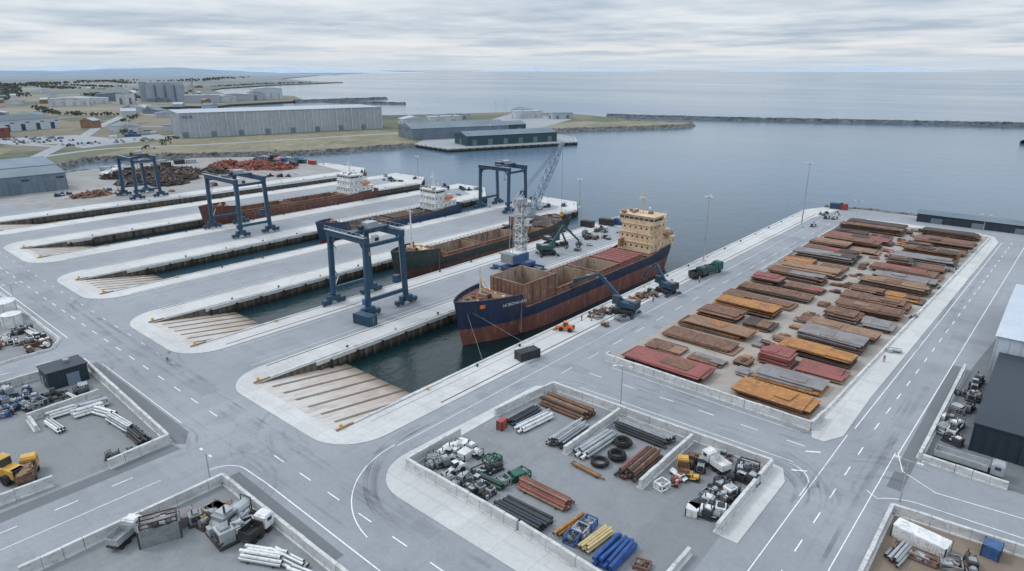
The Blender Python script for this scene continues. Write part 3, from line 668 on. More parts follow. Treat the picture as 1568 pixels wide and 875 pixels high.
for s in(-.7,.7):
    g.cyl((s,1.2,24.4),(s,-2.6,21),.14,'lgrey',5);g.cyl((s,1.2,24.4),(s,1.8,21),.14,'lgrey',5);g.cyl((s,-2.6,21),(s,-3.6,6),.1,'lgrey',5)
T=Vector((4,16.5,38.5));B0=Vector((0,2.8,13))
g.lattice(B0,B0.lerp(T,.12),1.0,'boomgrey',2,.13,2.0);g.lattice(B0.lerp(T,.12),B0.lerp(T,.8),2.0,'boomgrey',14,.12,1.7);g.lattice(B0.lerp(T,.8),T,1.7,'boomgrey',4,.12,.7)
for s in(-.4,.4):
    g.cyl((s,1.2,24.4),T+Vector((s,0,0)),.05,'dark',4);g.cyl((s,1.2,23.4),T+Vector((s,0,0)),.04,'dark',4)
g.cyl(T,(T.x,T.y+.4,16),.05,'dark',4);g.box((T.x,T.y+.4,15.6),(.8,.8,1.4),'yellow')
g.done('mobile_harbour_crane',(-127.5,151.5,.05),0)
# ------------------------------------------------------------------ vehicles & machines
def handler(loc,rot,s=1,k='blue',reach=(9,6,14,3.5),name='material_handler'):
    g=MB()
    g.box((0,0,1.0),(3,4.6,.7),'dark')
    for a in(-1,1):
        for q in(-1.6,1.6): g.cyl((a*1.05,q,.65),(a*1.75,q,.65),.65,'rubber',12)
        for q in(-2.7,2.7): g.box((a*1.9,q,.45),(1.4,.5,.35),k);g.box((a*2.6,q,.2),(.8,.8,.18),'dark')
    g.cyl((0,0,1.3),(0,0,1.8),1.0,'dark',12)
    g.box((0,-.8,2.5),(2.8,4.4,1.3),k);g.box((0,-2.8,2.6),(2.7,1.0,1.7),'dark');g.box((.6,-1.2,3.3),(1.4,2.2,.3),'grey');g.box((-.8,-1.8,3.25),(.6,1.0,.25),'dark')
    g.box((-1.1,1.9,3.6),(1.1,1.6,1.7),'glass');g.box((-1.1,1.9,4.5),(1.2,1.7,.12),k);g.box((-1.1,1.9,2.65),(1.15,1.65,.2),k)
    y1,z1,y2,z2=reach
    a=(.4,.9,3);b=(.4,y1,z1+3);c=(.4,y2,z2)
    g.beam(a,b,.6,k,.85);g.beam(b,c,.42,k,.6);g.cyl((.4,1.6,2.6),(.4,y1*.5,z1*.5+2.7),.16,'lgrey',6);g.cyl((.4,y1*.75,z1*.75+3.6),(.4,(y1+y2)/2,(z1+3+z2)/2+.6),.13,'lgrey',6)
    g.cyl(c,(c[0],c[1],c[2]-.9),.2,'dark',6)
    for q in range(5):
        t=q*2*pi/5;g.beam((c[0],c[1],c[2]-.9),(c[0]+.9*math.cos(t),c[1]+.9*math.sin(t),c[2]-1.5),.25,'dark');g.beam((c[0]+.9*math.cos(t),c[1]+.9*math.sin(t),c[2]-1.5),(c[0]+.3*math.cos(t),c[1]+.3*math.sin(t),c[2]-2.4),.2,'dark')
    o=g.done(name,loc,rot,bev=.04);o.scale=(s,)*3;return o
handler((-81,139,.05),math.radians(100),1.1,'blue',(7,5.5,13.5,6))
handler((-81,161,.05),math.radians(75),1.05,'blue',(4.5,4,8.5,3))
handler((-131,171,.05),math.radians(-35),1.1,'teal',(5,6,10,4))
handler((-137,181,.05),math.radians(-100),1.0,'dark',(4.5,5,8,3),'excavator')
def truck(name,loc,rot,cab='white',bed='grey',L_=8.5,load=None,s=1):
    g=MB()
    g.box((0,0,.95),(2.0,L_,.35),'dark')
    for a in(-1,1):
        for q in(L_/2-1.3,-L_/2+1.2,-L_/2+2.5): g.cyl((a*.85,q,.5),(a*1.22,q,.5),.5,'rubber',10)
    g.box((0,L_/2-1.0,2.0),(2.4,2.0,2.0),cab);g.box((0,L_/2-.95,3.05),(2.1,1.5,.3),cab);g.box((0,L_/2-.35,2.35),(2.2,.75,.8),'glass');g.box((0,L_/2-1,2.4),(2.44,1.0,.7),'glass')
    yb=-1.1;lb=L_-2.6
    g.box((0,yb,1.25),(2.5,lb,.2),bed)
    for a in(-1,1): g.box((a*1.22,yb,1.85),(.08,lb,1.2),bed)
    g.box((0,yb-lb/2+.05,1.85),(2.4,.08,1.2),bed);g.box((0,yb+lb/2-.05,2.0),(2.4,.08,1.5),bed)
    if load:
        for q in range(16): g.box((R.uniform(-.8,.8),yb+R.uniform(-.42,.42)*lb,2.2+R.uniform(-.2,.3)),(R.uniform(.4,1.4),R.uniform(.4,1.6),.35),load,R.uniform(0,3),(R.uniform(-.4,.4),0))
    o=g.done(name,loc,rot,bev=.04);o.scale=(s,)*3;return o
def loader(name,loc,rot,k='yellow',s=1):
    g=MB()
    for a in(-1,1):
        for q in(-1.6,1.6): g.cyl((a*.8,q,.75),(a*1.35,q,.75),.75,'rubber',12)
    g.box((0,-1.5,1.5),(1.7,2.8,1.3),k);g.box((0,-2.6,1.6),(1.5,.7,1.1),'dark');g.box((0,.9,1.2),(1.3,2.4,.8),k)
    g.box((0,.1,2.5),(1.4,1.5,1.5),'glass');g.box((0,.1,3.3),(1.5,1.6,.12),k)
    for a in(-.55,.55): g.beam((a,.6,1.8),(a,3.2,.9),.25,k,.35)
    g.box((0,3.4,.5),(2.7,.15,1.1),k);g.box((0,3.9,.1),(2.7,1.1,.12),'dark')
    for a in(-1.32,1.32): g.box((a,3.8,.45),(.08,.9,.8),k)
    o=g.done(name,loc,rot,bev=.04);o.scale=(s,)*3;return o
def genset(name,loc,rot,k='grey',k2='lgrey',s=1):
    g=MB()
    g.box((0,0,.25),(2.2,4.2,.3),'dark')
    g.box((0,-.9,1.2),(1.7,2.0,1.6),k);g.box((0,-.9,2.1),(1.2,1.2,.3),k2);g.cyl((0,.3,1.1),(0,1.9,1.1),.65,k2,10)
    g.cyl((.5,-1.3,2.1),(.5,-1.3,3.1),.12,'dark',6);g.box((-.8,1.2,.8),(.5,.9,1.0),k)
    for a in(-.7,.7): g.cyl((a,1.9,.4),(a,1.9,2.0),.07,'dark',5)
    g.beam((-.7,1.9,2.0),(.7,1.9,2.0),.12,'dark');g.cyl((.9,-.4,.7),(.9,1.2,.9),.18,k2,6);g.torus((-.9,-1.6,.8),.4,.12,'rubber',10,5)
    g.box((.87,-.9,1.2),(.06,1.4,1.0),'dark');g.box((-.87,-.9,1.2),(.06,1.4,1.0),'dark')
    o=g.done(name,loc,rot,bev=.03);o.scale=(s,)*3;return o
def frame(name,loc,rot,k='rust_b',d=(4,3,1.6)):
    g=MB();x,y,z=d[0]/2,d[1]/2,d[2]
    for a in(-1,1):
        for b in(-1,1): g.beam((a*x,b*y,0),(a*x,b*y,z),.16,k)
        for h in(.15,z): g.beam((a*x,-y,h),(a*x,y,h),.16,k);g.beam((-x,a*y,h),(x,a*y,h),.16,k)
        g.beam((a*x,-y,.15),(a*x,y,z),.1,k)
    for q in range(6): g.box((R.uniform(-x,x)*.6,R.uniform(-y,y)*.6,z*.4),(R.uniform(.3,x),R.uniform(.3,y),z*R.uniform(.3,.8)),R.choice([k,'rust_g','dark','lgrey']),R.uniform(0,3))
    return g.done(name,loc,rot)
def container(loc,rot,k='blue',L_=6,name='shipping_container'):
    g=MB();g.box((0,0,1.3),(L_,2.4,2.5),k)
    n=int(L_/.4)
    for q in range(n):
        for s in(-1,1): g.box((-L_/2+.3+q*(L_-.6)/(n-1),s*1.22,1.3),(.18,.06,2.1),k)
    for a in(-1,1):
        for b in(-1,1): g.box((a*L_/2,b*1.2,1.3),(.18,.18,2.6),'dark')
    g.box((L_/2+.03,0,1.3),(.05,2.1,2.2),k);g.box((L_/2+.06,0,1.3),(.05,.08,2.2),'lgrey')
    return g.done(name,loc,rot)
def pipes(loc,rot,L_,W,r,layers,ks,name='pipe_bundle'):
    g=MB()
    for s in(-.3,.3): g.box((s*L_,0,.1),(.25,W,.2),'rust_d')
    for l in range(layers):
        n=int(W/(2*r))-l
        for i in range(n):
            y=-W/2+r*(1+l)+i*2*r+R.uniform(-.03,.03);z=.2+r+l*r*1.75;dx=R.uniform(-.5,.5);ll=L_/2*R.uniform(.84,1);k=R.choice(ks)
            if l==layers-1 and R.random()<.25: continue
            g.cyl((-ll+dx,y+R.uniform(-.06,.06),z),(ll+dx,y+R.uniform(-.06,.06),z),r*.93,k,8,cap=False)
            for q in(-1,1): g.cyl((q*(ll-.02)+dx,y,z),(q*(ll+.001)+dx,y,z),r*.8,'dark',8)
    return g.done(name,loc,rot)
H_=pi/2
pipes((-62.5,88.6,.05),0,11,4.6,.26,3,['rust_b','rust_t','rust_b','rust_d'])
pipes((-67,81,.05),H_-.05,8,2.2,.2,2,['dark','dark','blue']);pipes((-64,80.5,.05),H_-.12,8.5,2.6,.25,2,['white','lgrey'])
container((-67.3,75.6,.05),.2,'red',1.2,'red_tank_box').scale=(.9,.7,.7)
pipes((-57,81,.05),H_,9,3.6,.24,3,['lgrey','grey','dark']);pipes((-51.6,81.5,.05),H_-.05,9.5,3.4,.28,2,['lgrey','white','grey'])
pipes((-47.3,90,.05),0,10.5,4,.22,3,['dark','dark','grey']);pipes((-43,81.2,.05),H_,9.5,3.6,.25,3,['rust_b','rust_d','rust_m'])
pipes((-48.5,74.6,.05),-.08,6.5,.9,.15,2,['rust_o','rust_b'])
for x,y,n in((-48.3,84.8,3),(-47,80.8,3),(-48.2,77.6,2)):
    g=MB()
    for i in range(n*2):
        g.torus((R.uniform(-.1,.1),R.uniform(-.1,.1),.2+i*.17),1.35+R.uniform(-.15,.15),.1,'rubber',20,5)
        g.torus((R.uniform(-.1,.1),0,.2+i*.17),1.1,.08,'dark',18,5)
    g.done('cable_coil',(x,y,.05))
pipes((-49.6,65.4,.05),.02,9.5,3.2,.24,3,['rust_b','rust_t','rust_m']);pipes((-49.2,59.8,.05),.03,9,4.6,.3,2,['dark','dark','navyclad'])
pipes((-43,62.2,.05),H_-.1,6.5,1.3,.25,2,['rust_b','rust_o']);pipes((-38.6,62.2,.05),H_-.1,6,2.2,.2,2,['timber'],'timber_bundle')
pipes((-57.5,62.5,.05),.1,5,1.8,.25,2,['green','dark'])
for q in range(3): frame('blue_pipe_rack',(-41+.0,60+q*2.0,.05),.1,'lgrey' if q%2 else 'bblue',(1.7,1.8,1.1))
g=MB()
for i in range(12): g.cyl((-1.2+R.uniform(-.2,.2)+i%4*.75,-3+R.uniform(-.5,.5),.35+(i//4)*.4),(-1.2+R.uniform(-.2,.2)+i%4*.75,3+R.uniform(-.5,.5),.35+(i//4)*.4),.3,'tarp',7)
g.done('blue_tarpaulin_bundle',(-35,61.3,.05),.0)
frame('rusty_steel_frame',(-31.5,62,.05),.3,'rust_b',(2,1.6,.5))
def cluster(x0,x1,y0,y1,n,ks,names,sz=.85):
    for i in range(n):
        x=R.uniform(x0,x1);y=R.uniform(y0,y1);k=R.choice(ks);t=R.random();r=R.choice([0,H_,pi,-H_])+R.uniform(-.35,.35)
        if t<.42: genset(names[0],(x,y,.05),r,k,R.choice(ks),R.uniform(.65,1)*sz)
        elif t<.62: frame(names[1],(x,y,.05),r,k,(R.uniform(1.4,3),R.uniform(1.2,2.4),R.uniform(.7,1.4)))
        elif t<.8: pipes((x,y,.05),r,R.uniform(2,3.6),R.uniform(.9,1.6),R.uniform(.12,.3),2,[k,R.choice(ks)])
        elif t<.9: container((x,y,.05),r,k,R.uniform(2,3.2),'waste_skip').scale=(.8,.7,.5)
        else: loader(names[2],(x,y,.05),r,k,R.uniform(.6,.75)*sz)
nm=('generator_set','machine_frame','compact_loader')
R.seed(5)
cluster(-69,-64,59.5,67,13,['white','lgrey','white','grey'],nm)
cluster(-62,-56,57.8,62,9,['dark','grey','dark','lgrey'],nm);cluster(-62,-54,62.5,67,10,['green','green','dark','grey'],nm)
cluster(-31.5,-28.4,75.5,92.5,26,['lgrey','grey','dark','white','dark'],nm)
cluster(-38.4,-35,78,84,5,['red','yellow','white','rust_m'],nm,.75);cluster(-37,-33,86,92,5,['rust_m','rust_b','grey'],nm)
truck('flatbed_truck',(-33.6,88.6,.05),1.2,'white','white',6,s=.8);truck('flatbed_truck',(-37,84,.05),.5,'yellow','rust_b',5.5,s=.7)
g=MB();g.box((0,0,1.8),(5.4,7,3.6),'navyclad');g.box((0,0,3.7),(5.8,7.4,.22),'navyclad')
for q in range(10): g.box((2.73,-3.2+q*.7,1.8),(.08,.12,3.4),'navyclad')
g.box((2.76,.8,1.3),(.1,2.2,2.5),'bluegrey');g.box((-1,-3.55,1.1),(1,.08,2.1),'lgrey');g.box((1.4,-3.55,2.1),(1.4,.08,.8),'glass');g.box((-1,1,4.0),(1.2,1,.6),'grey')
g.done('site_office_building',(-146.5,31.8,.05))
cluster(-150,-138,19,26,16,['bblue','dark','grey','lgrey'],nm);cluster(-140.5,-136,24,33,8,['dark','bblue','lgrey'],nm)
for x,y,r,k in((-131.5,27,1.5,['white','lgrey']),(-128.5,30,1.5,['white']),(-125.5,32,.3,['white','lgrey']),(-130,31.5,1.4,['lgrey'])): pipes((x,y,.05),r,5,2.2,.25,3,k,'white_pipe_stack')
pipes((-119,32.5,.05),.1,8,2.4,.22,3,['lgrey','grey']);pipes((-112.5,32.8,.05),.0,6,2.6,.22,3,['dark','rust_d'])
pipes((-127,24.5,.05),.1,6,1.6,.2,2,['white','lgrey'])
cluster(-108.8,-107.6,27,34,3,['grey','dark'],nm)
loader('wheel_loader',(-115.5,14.8,.05),1.9,'yellow',1.15);cluster(-119,-112,10,13,4,['dark','yellow','grey'],nm)
truck('tipper_truck',(-112.8,17,.05),1.2,'yellow','rust_b',7,'rust_t',.9)
truck('box_truck',(-86.5,21.2,.05),.5,'white','lgrey',6,s=.8);container((-83.4,24.5,.05),1.2,'grey',5,'skip_container');frame('rusty_steel_frame',(-83.3,24.5,2.7),1.2,'rust_d',(4.4,2,.8))
container((-84.5,27.3,.05),1.3,'rust_g',4,'skip_container').scale=(1,1,.6)
cluster(-85,-81,29.5,33,9,['rust_b','yellow','grey','rust_d'],nm);cluster(-80.5,-76,30,34,11,['lgrey','grey','white'],nm)
genset('crusher_machine',(-79,32.4,.05),.3,'grey','lgrey',1.35);genset('crusher_machine',(-77,29.8,.05),1.5,'lgrey','grey',1.2)
truck('flatbed_truck',(-74,33.2,.05),.3,'white','dark',5.5,s=.85)
pipes((-69,31.5,.05),.5,6,2.6,.25,3,['white','lgrey'],'white_pipe_stack');pipes((-66,33.2,.05),.2,6,2.2,.25,3,['white','lgrey'],'white_pipe_stack');pipes((-62,33,.05),.3,5,2.2,.25,2,['white','lgrey'],'white_pipe_stack')
def tank(loc,r,h,k='white'):
    g=MB();g.cyl((0,0,0),(0,0,h),r,k,24);g.cyl((0,0,h),(0,0,h+r*.25),r,k,24,.3);g.torus((0,0,h),r,.1,k,24,5)
    for q in range(6): t=q*pi/3;g.cyl((r*math.cos(t),r*math.sin(t),0),(r*math.cos(t),r*math.sin(t),h),.08,'lgrey',4)
    return g.done('storage_tank',loc,smooth=False)
tank((-199,33.2,.1),3.4,4.4);tank((-207,32,.1),3.2,4);tank((-191,33.5,.1),2.2,3)
cluster(-186,-169,29,36,16,['white','dark','lgrey','rust_b'],nm);cluster(-200,-172,18,28,14,['dark','grey','rust_b','white'],nm)
pipes((-182,35,.1),.1,7,2,.22,2,['white','lgrey'])
container((-5.6,89.8,.05),-.15,'white',8,'office_container').scale=(.8,1,.7);frame('rusty_steel_frame',(-5.6,86.6,.05),.0,'rust_b',(5,1.6,.8))
pipes((-7.3,85.4,.05),1.4,5,2.2,.22,2,['lgrey','grey']);container((1.8,93.4,.05),1.5,'bblue',2.6,'waste_skip').scale=(.8,.8,.7);cluster(-3,4,80,90,8,['rust_b','grey','dark'],nm)
cluster(-8.3,-5.5,116,130,8,['lgrey','dark','grey','white'],nm);cluster(-8,-5.6,132,152,9,['lgrey','dark','grey','rust_g'],nm)
truck('semi_trailer',(-3.5,114.5,.05),-H_,'lgrey','lgrey',11,s=.85)
def building(name,x0,y0,x1,y1,h,kw,kr,roof=.0,ribs=3,rot=0,loc=None,ridge='y',win=True):
    g=MB();w,d=x1-x0,y1-y0;cx,cy=(x0+x1)/2,(y0+y1)/2
    g.box((0,0,h/2),(w,d,h),kw)
    if roof:
        if ridge=='y': P=[(-w/2-.4,h),(0,h+roof),(w/2+.4,h)];e=d/2+.4;vs=[(x,s*e,z) for s in(-1,1) for x,z in P];
        else: P=[(-d/2-.4,h),(0,h+roof),(d/2+.4,h)];e=w/2+.4;vs=[(s*e,x,z) for s in(-1,1) for x,z in P]
        g.add(vs,[(0,1,4,3),(1,2,5,4)],kr);g.add(vs,[(0,1,2),(3,4,5)],kw)
    else:
        g.box((0,0,h+.1),(w+.5,d+.5,.25),kr)
        for q in range(int(max(w,d)/12)): g.box((R.uniform(-.35,.35)*w,R.uniform(-.4,.4)*d,h+.7),(2,1.6,1),'lgrey')
    n=int(w/ribs)
    for q in range(n+1):
        for s in(-1,1): g.box((-w/2+q*w/n,s*(d/2+.05),h/2),(.2,.12,h-.1),kw)
    n=int(d/ribs)
    for q in range(n+1):
        for s in(-1,1): g.box((s*(w/2+.05),-d/2+q*d/n,h/2),(.12,.2,h-.1),kw)
    if win:
        for q in range(max(1,int(d/14))):
            yy=-d/2+(q+.5)*d/max(1,int(d/14))
            for s in(-1,1): g.box((s*(w/2+.1),yy,h*.32),(.12,4,h*.6),kr);g.box((s*(w/2+.08),yy+5,h*.75),(.1,3.4,.9),'glass')
        for q in range(max(1,int(w/14))):
            xx=-w/2+(q+.5)*w/max(1,int(w/14))
            for s in(-1,1): g.box((xx,s*(d/2+.1),h*.32),(4,.12,h*.6),kr)
    return g.done(name,loc or (cx,cy,.02),rot)
building('navy_warehouse',-4,121,30,157.5,5,'navyclad','navyclad',0,1.5)
building('white_warehouse',-5.2,159.5,34,204,8,'lightclad','lightclad',.8,2,ridge='x',win=False)
building('long_shed',-46,312,10,320,3.4,'navyclad','slateroof',1.2,3,ridge='x')
truck('tipper_truck',(-79.5,186,.05),-.25,'teal','teal',9,'rust_d',1.1);truck('tipper_truck',(-80.5,180,.05),-.3,'teal','dark',6)
container((-82.6,101.3,.13),1.3,'dark',5,'waste_skip').scale=(1,1,.8);loader('forklift',(-85.5,119.5,.13),1.9,'orange',.7)
container((-126,90.8,.13),.15,'blue',5.5);container((-79,317.5,.13),.3,'blue',5);container((-76,318.3,.13),.2,'red',3)
container((-140,222,.13),.2,'dark',6);container((-136,226,.13),.1,'bblue',5);container((-144,214,.13),.1,'dark',5);container((-131,233,.13),.2,'lgrey',3)
cluster(-140,-126,175,215,16,['rust_b','dark','teal','grey','lgrey'],nm);cluster(-87,-78,126,170,12,['dark','rust_b','rust_t','grey'],nm,.7)
cluster(-198,-175,228,248,8,['dark','bblue','white'],nm);cluster(-252,-225,230,250,8,['dark','bblue'],nm);cluster(-310,-280,235,252,8,['dark','grey','bblue'],nm)
cluster(-24,-21.5,150,290,8,['dark','grey','lgrey'],nm,.5);cluster(-80,-72,270,312,6,['dark','grey','white'],nm)
def heap(name,c,rx,ry,h,n,ks,s=(1,4)):
    g=MB();nx=14
    vs=[];fs=[]
    for i in range(nx+1):
        for j in range(nx+1):
            u=i/nx*2-1;v=j/nx*2-1;r=math.sqrt(u*u+v*v);hh=max(0,1-r)**.7*h*(.55+.6*noise.noise(Vector((u*2.5+c[0],v*2.5,c[1]*.1)))+.3)
            vs.append((u*rx,v*ry,hh*(.9+R.random()*.2)-.05))
    for i in range(nx):
        for j in range(nx): a=i*(nx+1)+j;fs.append((a,a+nx+1,a+nx+2,a+1))
    g.add(vs,fs,ks[0])
    for i in range(n):
        t=R.uniform(0,6.28);r=R.random()**.6;u,v=r*math.cos(t),r*math.sin(t);z=max(0,1-r)**.7*h*.9
        if R.random()<.6: g.box((u*rx,v*ry,z+.2),(R.uniform(*s),R.uniform(.3,1.6),R.uniform(.15,.6)),R.choice(ks),R.uniform(0,6),(R.uniform(-.6,.6),R.uniform(-.6,.6)))
        else:
            d=Vector((R.uniform(-1,1),R.uniform(-1,1),R.uniform(-.1,.7)))*R.uniform(*s)*.6;g.cyl((u*rx,v*ry,z),(u*rx+d.x,v*ry+d.y,z+d.z),R.uniform(.1,.35),R.choice(ks),6)
    return g.done(name,(c[0],c[1],.03))
ds=['rust_d','dark','rust_d','rust_b','dark'];rs=['redscrap','redscrap','rust_m','redscrap','rust_b']
for x,y,rx,ry,h in((-395,140,10,12,3.5),(-410,150,12,11,4),(-425,143,10,12,4),(-392,160,12,12,3.5),(-412,172,14,12,4),(-432,165,11,14,4),(-400,185,12,9,3.5),(-378,150,8,10,3)): heap('scrap_metal_heap',(x,y),rx,ry,h,190,ds,(1,4.5))
for x,y,rx,ry,h in((-420,205,15,12,4),(-402,213,15,11,4),(-388,222,12,10,3.5),(-414,222,13,10,3.5)): heap('red_scrap_heap',(x,y),rx,ry,h,220,rs,(1,5))
heap('scrap_metal_heap',(-372,110),7,10,2,90,['rust_b','rust_m','rust_t']);heap('sand_heap',(-450,150),9,10,3.5,5,['lgrey','conc'])
heap('scrap_metal_heap',(-85.8,134),1.6,4,.8,50,['rust_b','rust_d'],(.4,1.5));heap('scrap_metal_heap',(-84.5,152),1.8,5,.7,50,['rust_b','rust_d','rust_t'],(.4,1.5))
cluster(-385,-360,95,130,14,['dark','bblue','white','rust_b'],nm);cluster(-360,-350,140,230,12,['dark','white','rust_b','bblue'],nm)
for i in range(16): container((R.uniform(-445,-375),R.uniform(232,248),.05),R.uniform(-.1,.2),R.choice(['bblue','red','dark','lgrey','teal']),6)
for i in range(10): container((R.uniform(-470,-440),R.uniform(120,200),.05),R.uniform(1.2,1.5),R.choice(['bblue','white','dark','lgrey']),6)
building('grey_industrial_hall',-470,60,-432,112,10,'bluegrey','bluegrey',3,2.5,ridge='y');building('grey_industrial_hall',-430,62,-402,108,9,'bluegrey','slateroof',2.5,2.5,ridge='y')
# ------------------------------------------------------------------ light masts, lamps
def mast(loc,h,name='floodlight_mast'):
    g=MB();g.box((0,0,.3),(1.2,1.2,.6),'conc');g.cyl((0,0,.5),(0,0,h),.26,'lgrey',8,.13)
    g.beam((-1.3,0,h),(1.3,0,h),.14,'lgrey');g.beam((0,-1.0,h+.1),(0,1.0,h+.1),.12,'lgrey')
    for x in(-1.1,-.4,.4,1.1): g.box((x,-.15,h-.2),(.5,.35,.4),'white',0,(.5,0))
    for s in(-1,1): g.box((0,s*.9,h+.3),(.5,.4,.3),'white')
    g.done(name,loc)
mast((-79,270,0),25.5);mast((-87,198,0),21.5);mast((-169,244,0),13);mast((-286,250,0),13);mast((-380,250,0),13);mast((-430,240,0),13)
mast((-420,470,0),16);mast((-395,430,0),14);mast((-505,560,0),26);mast((-560,640,0),26)
def lamp(loc,h,rot=0,name='street_lamp'):
    g=MB();g.cyl((0,0,0),(0,0,.5),.18,'conc',8);g.cyl((0,0,.4),(0,0,h),.12,'lgrey',8,.08);g.beam((-1.3,0,h+.1),(1.3,0,h+.1),.1,'lgrey')
    for s in(-1,1): g.box((s*1.4,0,h+.14),(.8,.34,.14),'white')
    g.done(name,loc,rot)
lamp((-55,94.8,0),8.8,.5);lamp((-9.5,97,0),7.5,pi);lamp((-90,34.5,0),5.5);lamp((-22,300,0),8);lamp((-66,299,0),8)
for x in(-300,-250,-200): lamp((x,36.5,0),8,H_)
# ------------------------------------------------------------------ workers
def worker(loc,rot,k='orange'):
    g=MB()
    def limb(a,b,r1,r2,k): g.cyl(a,b,r1,k,8,r2)
    for s in(-1,1):
        st=.14*s
        limb((s*.1,0,.9),(s*.11,st*.6,.5),.095,.07,'trouser');limb((s*.11,st*.6,.5),(s*.12,st*.4,.09),.07,.045,'trouser');g.box((s*.12,st*.4+.05,.05),(.1,.27,.1),'dark')
        limb((s*.2,0,1.42),(s*.27,-st*.7,1.14),.058,.048,k);limb((s*.27,-st*.7,1.14),(s*.27,-st*.7+.12,.9),.045,.033,k)
        hx,hy,hz=s*.27,-st*.7+.13,.86;g.box((hx,hy,hz),(.03,.08,.09),'skin')
        for q in range(4): g.cyl((hx,hy-.03+q*.02,hz-.04),(hx-s*.01,hy-.02+q*.02,hz-.11+.008*abs(q-1.5)),.009,'skin',5)
        g.cyl((hx,hy+.04,hz+.02),(hx-s*.01,hy+.07,hz-.04),.01,'skin',5)
    g.cyl((0,0,.86),(0,0,1.12),.16,'trouser',10,.15);g.cyl((0,0,1.0),(0,0,1.4),.155,k,10,.2);g.cyl((0,0,1.4),(0,0,1.5),.2,k,10,.07);g.cyl((0,0,1.47),(0,0,1.56),.055,'skin')
    g.cyl((0,0,1.15),(0,0,1.2),.18,'lgrey',10,.18)
    g.rock((0,.01,1.64),.095,'skin',1.15);g.box((0,.11,1.63),(.025,.03,.04),'skin')
    g.cyl((0,0,1.68),(0,0,1.77),.12,'white',10,.07);g.box((0,.1,1.69),(.16,.1,.015),'white')
    g.done('worker',loc,rot)
for i,(x,y,z) in enumerate([(-138.2,21,.05),(-86.5,127.5,.13),(-84.5,129,.13),(-86,136,.13),(-78,176,.05),(-80,152,.05),(-84,146,.05),(-23,150,.12),(-133,160,.05)]): worker((x,y,z),i*1.3,'orange' if i%2 else 'yellow')
# ------------------------------------------------------------------ background
d=Vector((56,188));ang=math.atan2(d.y,d.x)
g=MB();g.box((0,32,11),(196,64,22),'whshed');g.box((0,32,22.2),(197,65,.6),'whshed')
for q in range(25): g.box((-98+q*196/24,-.4,11),(.8,.8,22.6),'whrib')
for q in range(24): g.box((-98+(q+.5)*196/24,-.06,8),(.25,.2,16),'whrib')
for q in range(0,24,3): g.box((-94+q*196/24,-.1,2.6),(4.4,.3,5.2),'bluegrey')
for q in range(9): g.box((-98.2,4+q*7,11),(.5,.8,22.4),'whrib')
g.box((-91,-.6,19),(9,.3,1.8),'bluegrey')
g.done('grey_warehouse',(-603,361,0),ang)
d=(Vector((-338,481))-Vector((-384,369)));ang2=math.atan2(d.y,d.x)
building('dark_harbour_hall',0,0,86,26,8,'tealwall','slateroof',3,3,ridge='x',loc=(-381,436,0),rot=ang2)
building('dark_harbour_hall',0,0,96,40,10,'bluegrey','slateroof',4,3,ridge='x',loc=(-455,445,0),rot=ang2)
building('dark_harbour_hall',0,0,60,24,8,'tealwall','slateroof',3,3,ridge='x',loc=(-452,498,0),rot=ang2)
building('teal_roof_factory',0,0,90,60,11,'lightclad','tealwall',3,5,loc=(-880,190,0),rot=.3);building('brick_building',0,0,46,22,9,'rust_m','slateroof',4,4,loc=(-780,150,0),rot=.3)
g=MB()
for i in range(4):
    for j in range(2): g.cyl((i*17,j*17,0),(i*17,j*17,32),9,'silo',20)
g.box((25,8,34),(66,16,5),'silo');g.box((-13,8,19),(12,16,38),'silo');g.cyl((75,0,0),(75,0,44),2,'silo',10,1.4)
g.done('grain_silo',(-1400,548,0),1.15)
for x,y,w,dd,h,k in((-1359,395,60,30,12,'whrib'),(-1343,480,30,24,18,'whrib'),(-1420,430,90,30,10,'lightclad'),(-1300,600,60,30,14,'whshed'),(-1330,680,70,34,12,'whshed'),(-1345,760,60,34,22,'lightclad'),(-1290,640,40,20,10,'whrib'),(-1500,520,70,30,14,'bluegrey'),(-1320,720,26,20,16,'whshed'),(-600,520,30,18,6,'lightclad'),(-590,560,40,16,7,'whrib'),(-620,600,50,16,6,'whshed'),(-560,680,40,16,9,'whrib'),(-520,700,30,14,7,'whshed'),(-600,720,26,14,8,'lightclad'),(-740,260,22,14,6,'whrib'),(-715,300,26,12,6,'lightclad')):
    building('industrial_building',x-w/2,y-dd/2,x+w/2,y+dd/2,h,k,'slateroof' if R.random()<.4 else 'whshed',R.choice([0,3]),6,rot=1.2)
for i in range(95):
    x=R.uniform(-2600,-760);y=R.uniform(80,480)*(-x/1000);h=R.uniform(4,8);w=R.uniform(10,34);dd=R.uniform(8,18)
    building('farm_building',x-w/2,y-dd/2,x+w/2,y+dd/2,h,R.choice(['whrib','rust_t','lightclad','bluegrey','whshed']),R.choice(['slateroof','slateroof','whshed']),3,8,rot=R.uniform(0,3),win=False)
def mkcar(k):
    g=MB();g.box((0,0,.62),(1.8,4.4,.62),k);g.add([(-.85,-1.9,.93),(.85,-1.9,.93),(.85,1.1,.93),(-.85,1.1,.93),(-.7,-1.4,1.45),(.7,-1.4,1.45),(.7,.3,1.45),(-.7,.3,1.45)],[(0,1,5,4),(1,2,6,5),(2,3,7,6),(3,0,4,7)],'glass');g.box((0,-.55,1.47),(1.42,1.72,.07),k)
    for a in(-1,1):
        for q in(-1.35,1.4): g.cyl((a*.7,q,.33),(a*.93,q,.33),.33,'rubber',10)
        g.box((a*.6,2.21,.7),(.4,.05,.15),'white');g.box((a*.6,-2.21,.75),(.4,.05,.15),'red')
    return g.done('parked_car',(-730,170,.1),.3)
cars=[mkcar(k) for k in('white','grey','dark','bblue','lgrey')]
for i,c in enumerate(cars): c.location=(-728+i*4,175,.1)
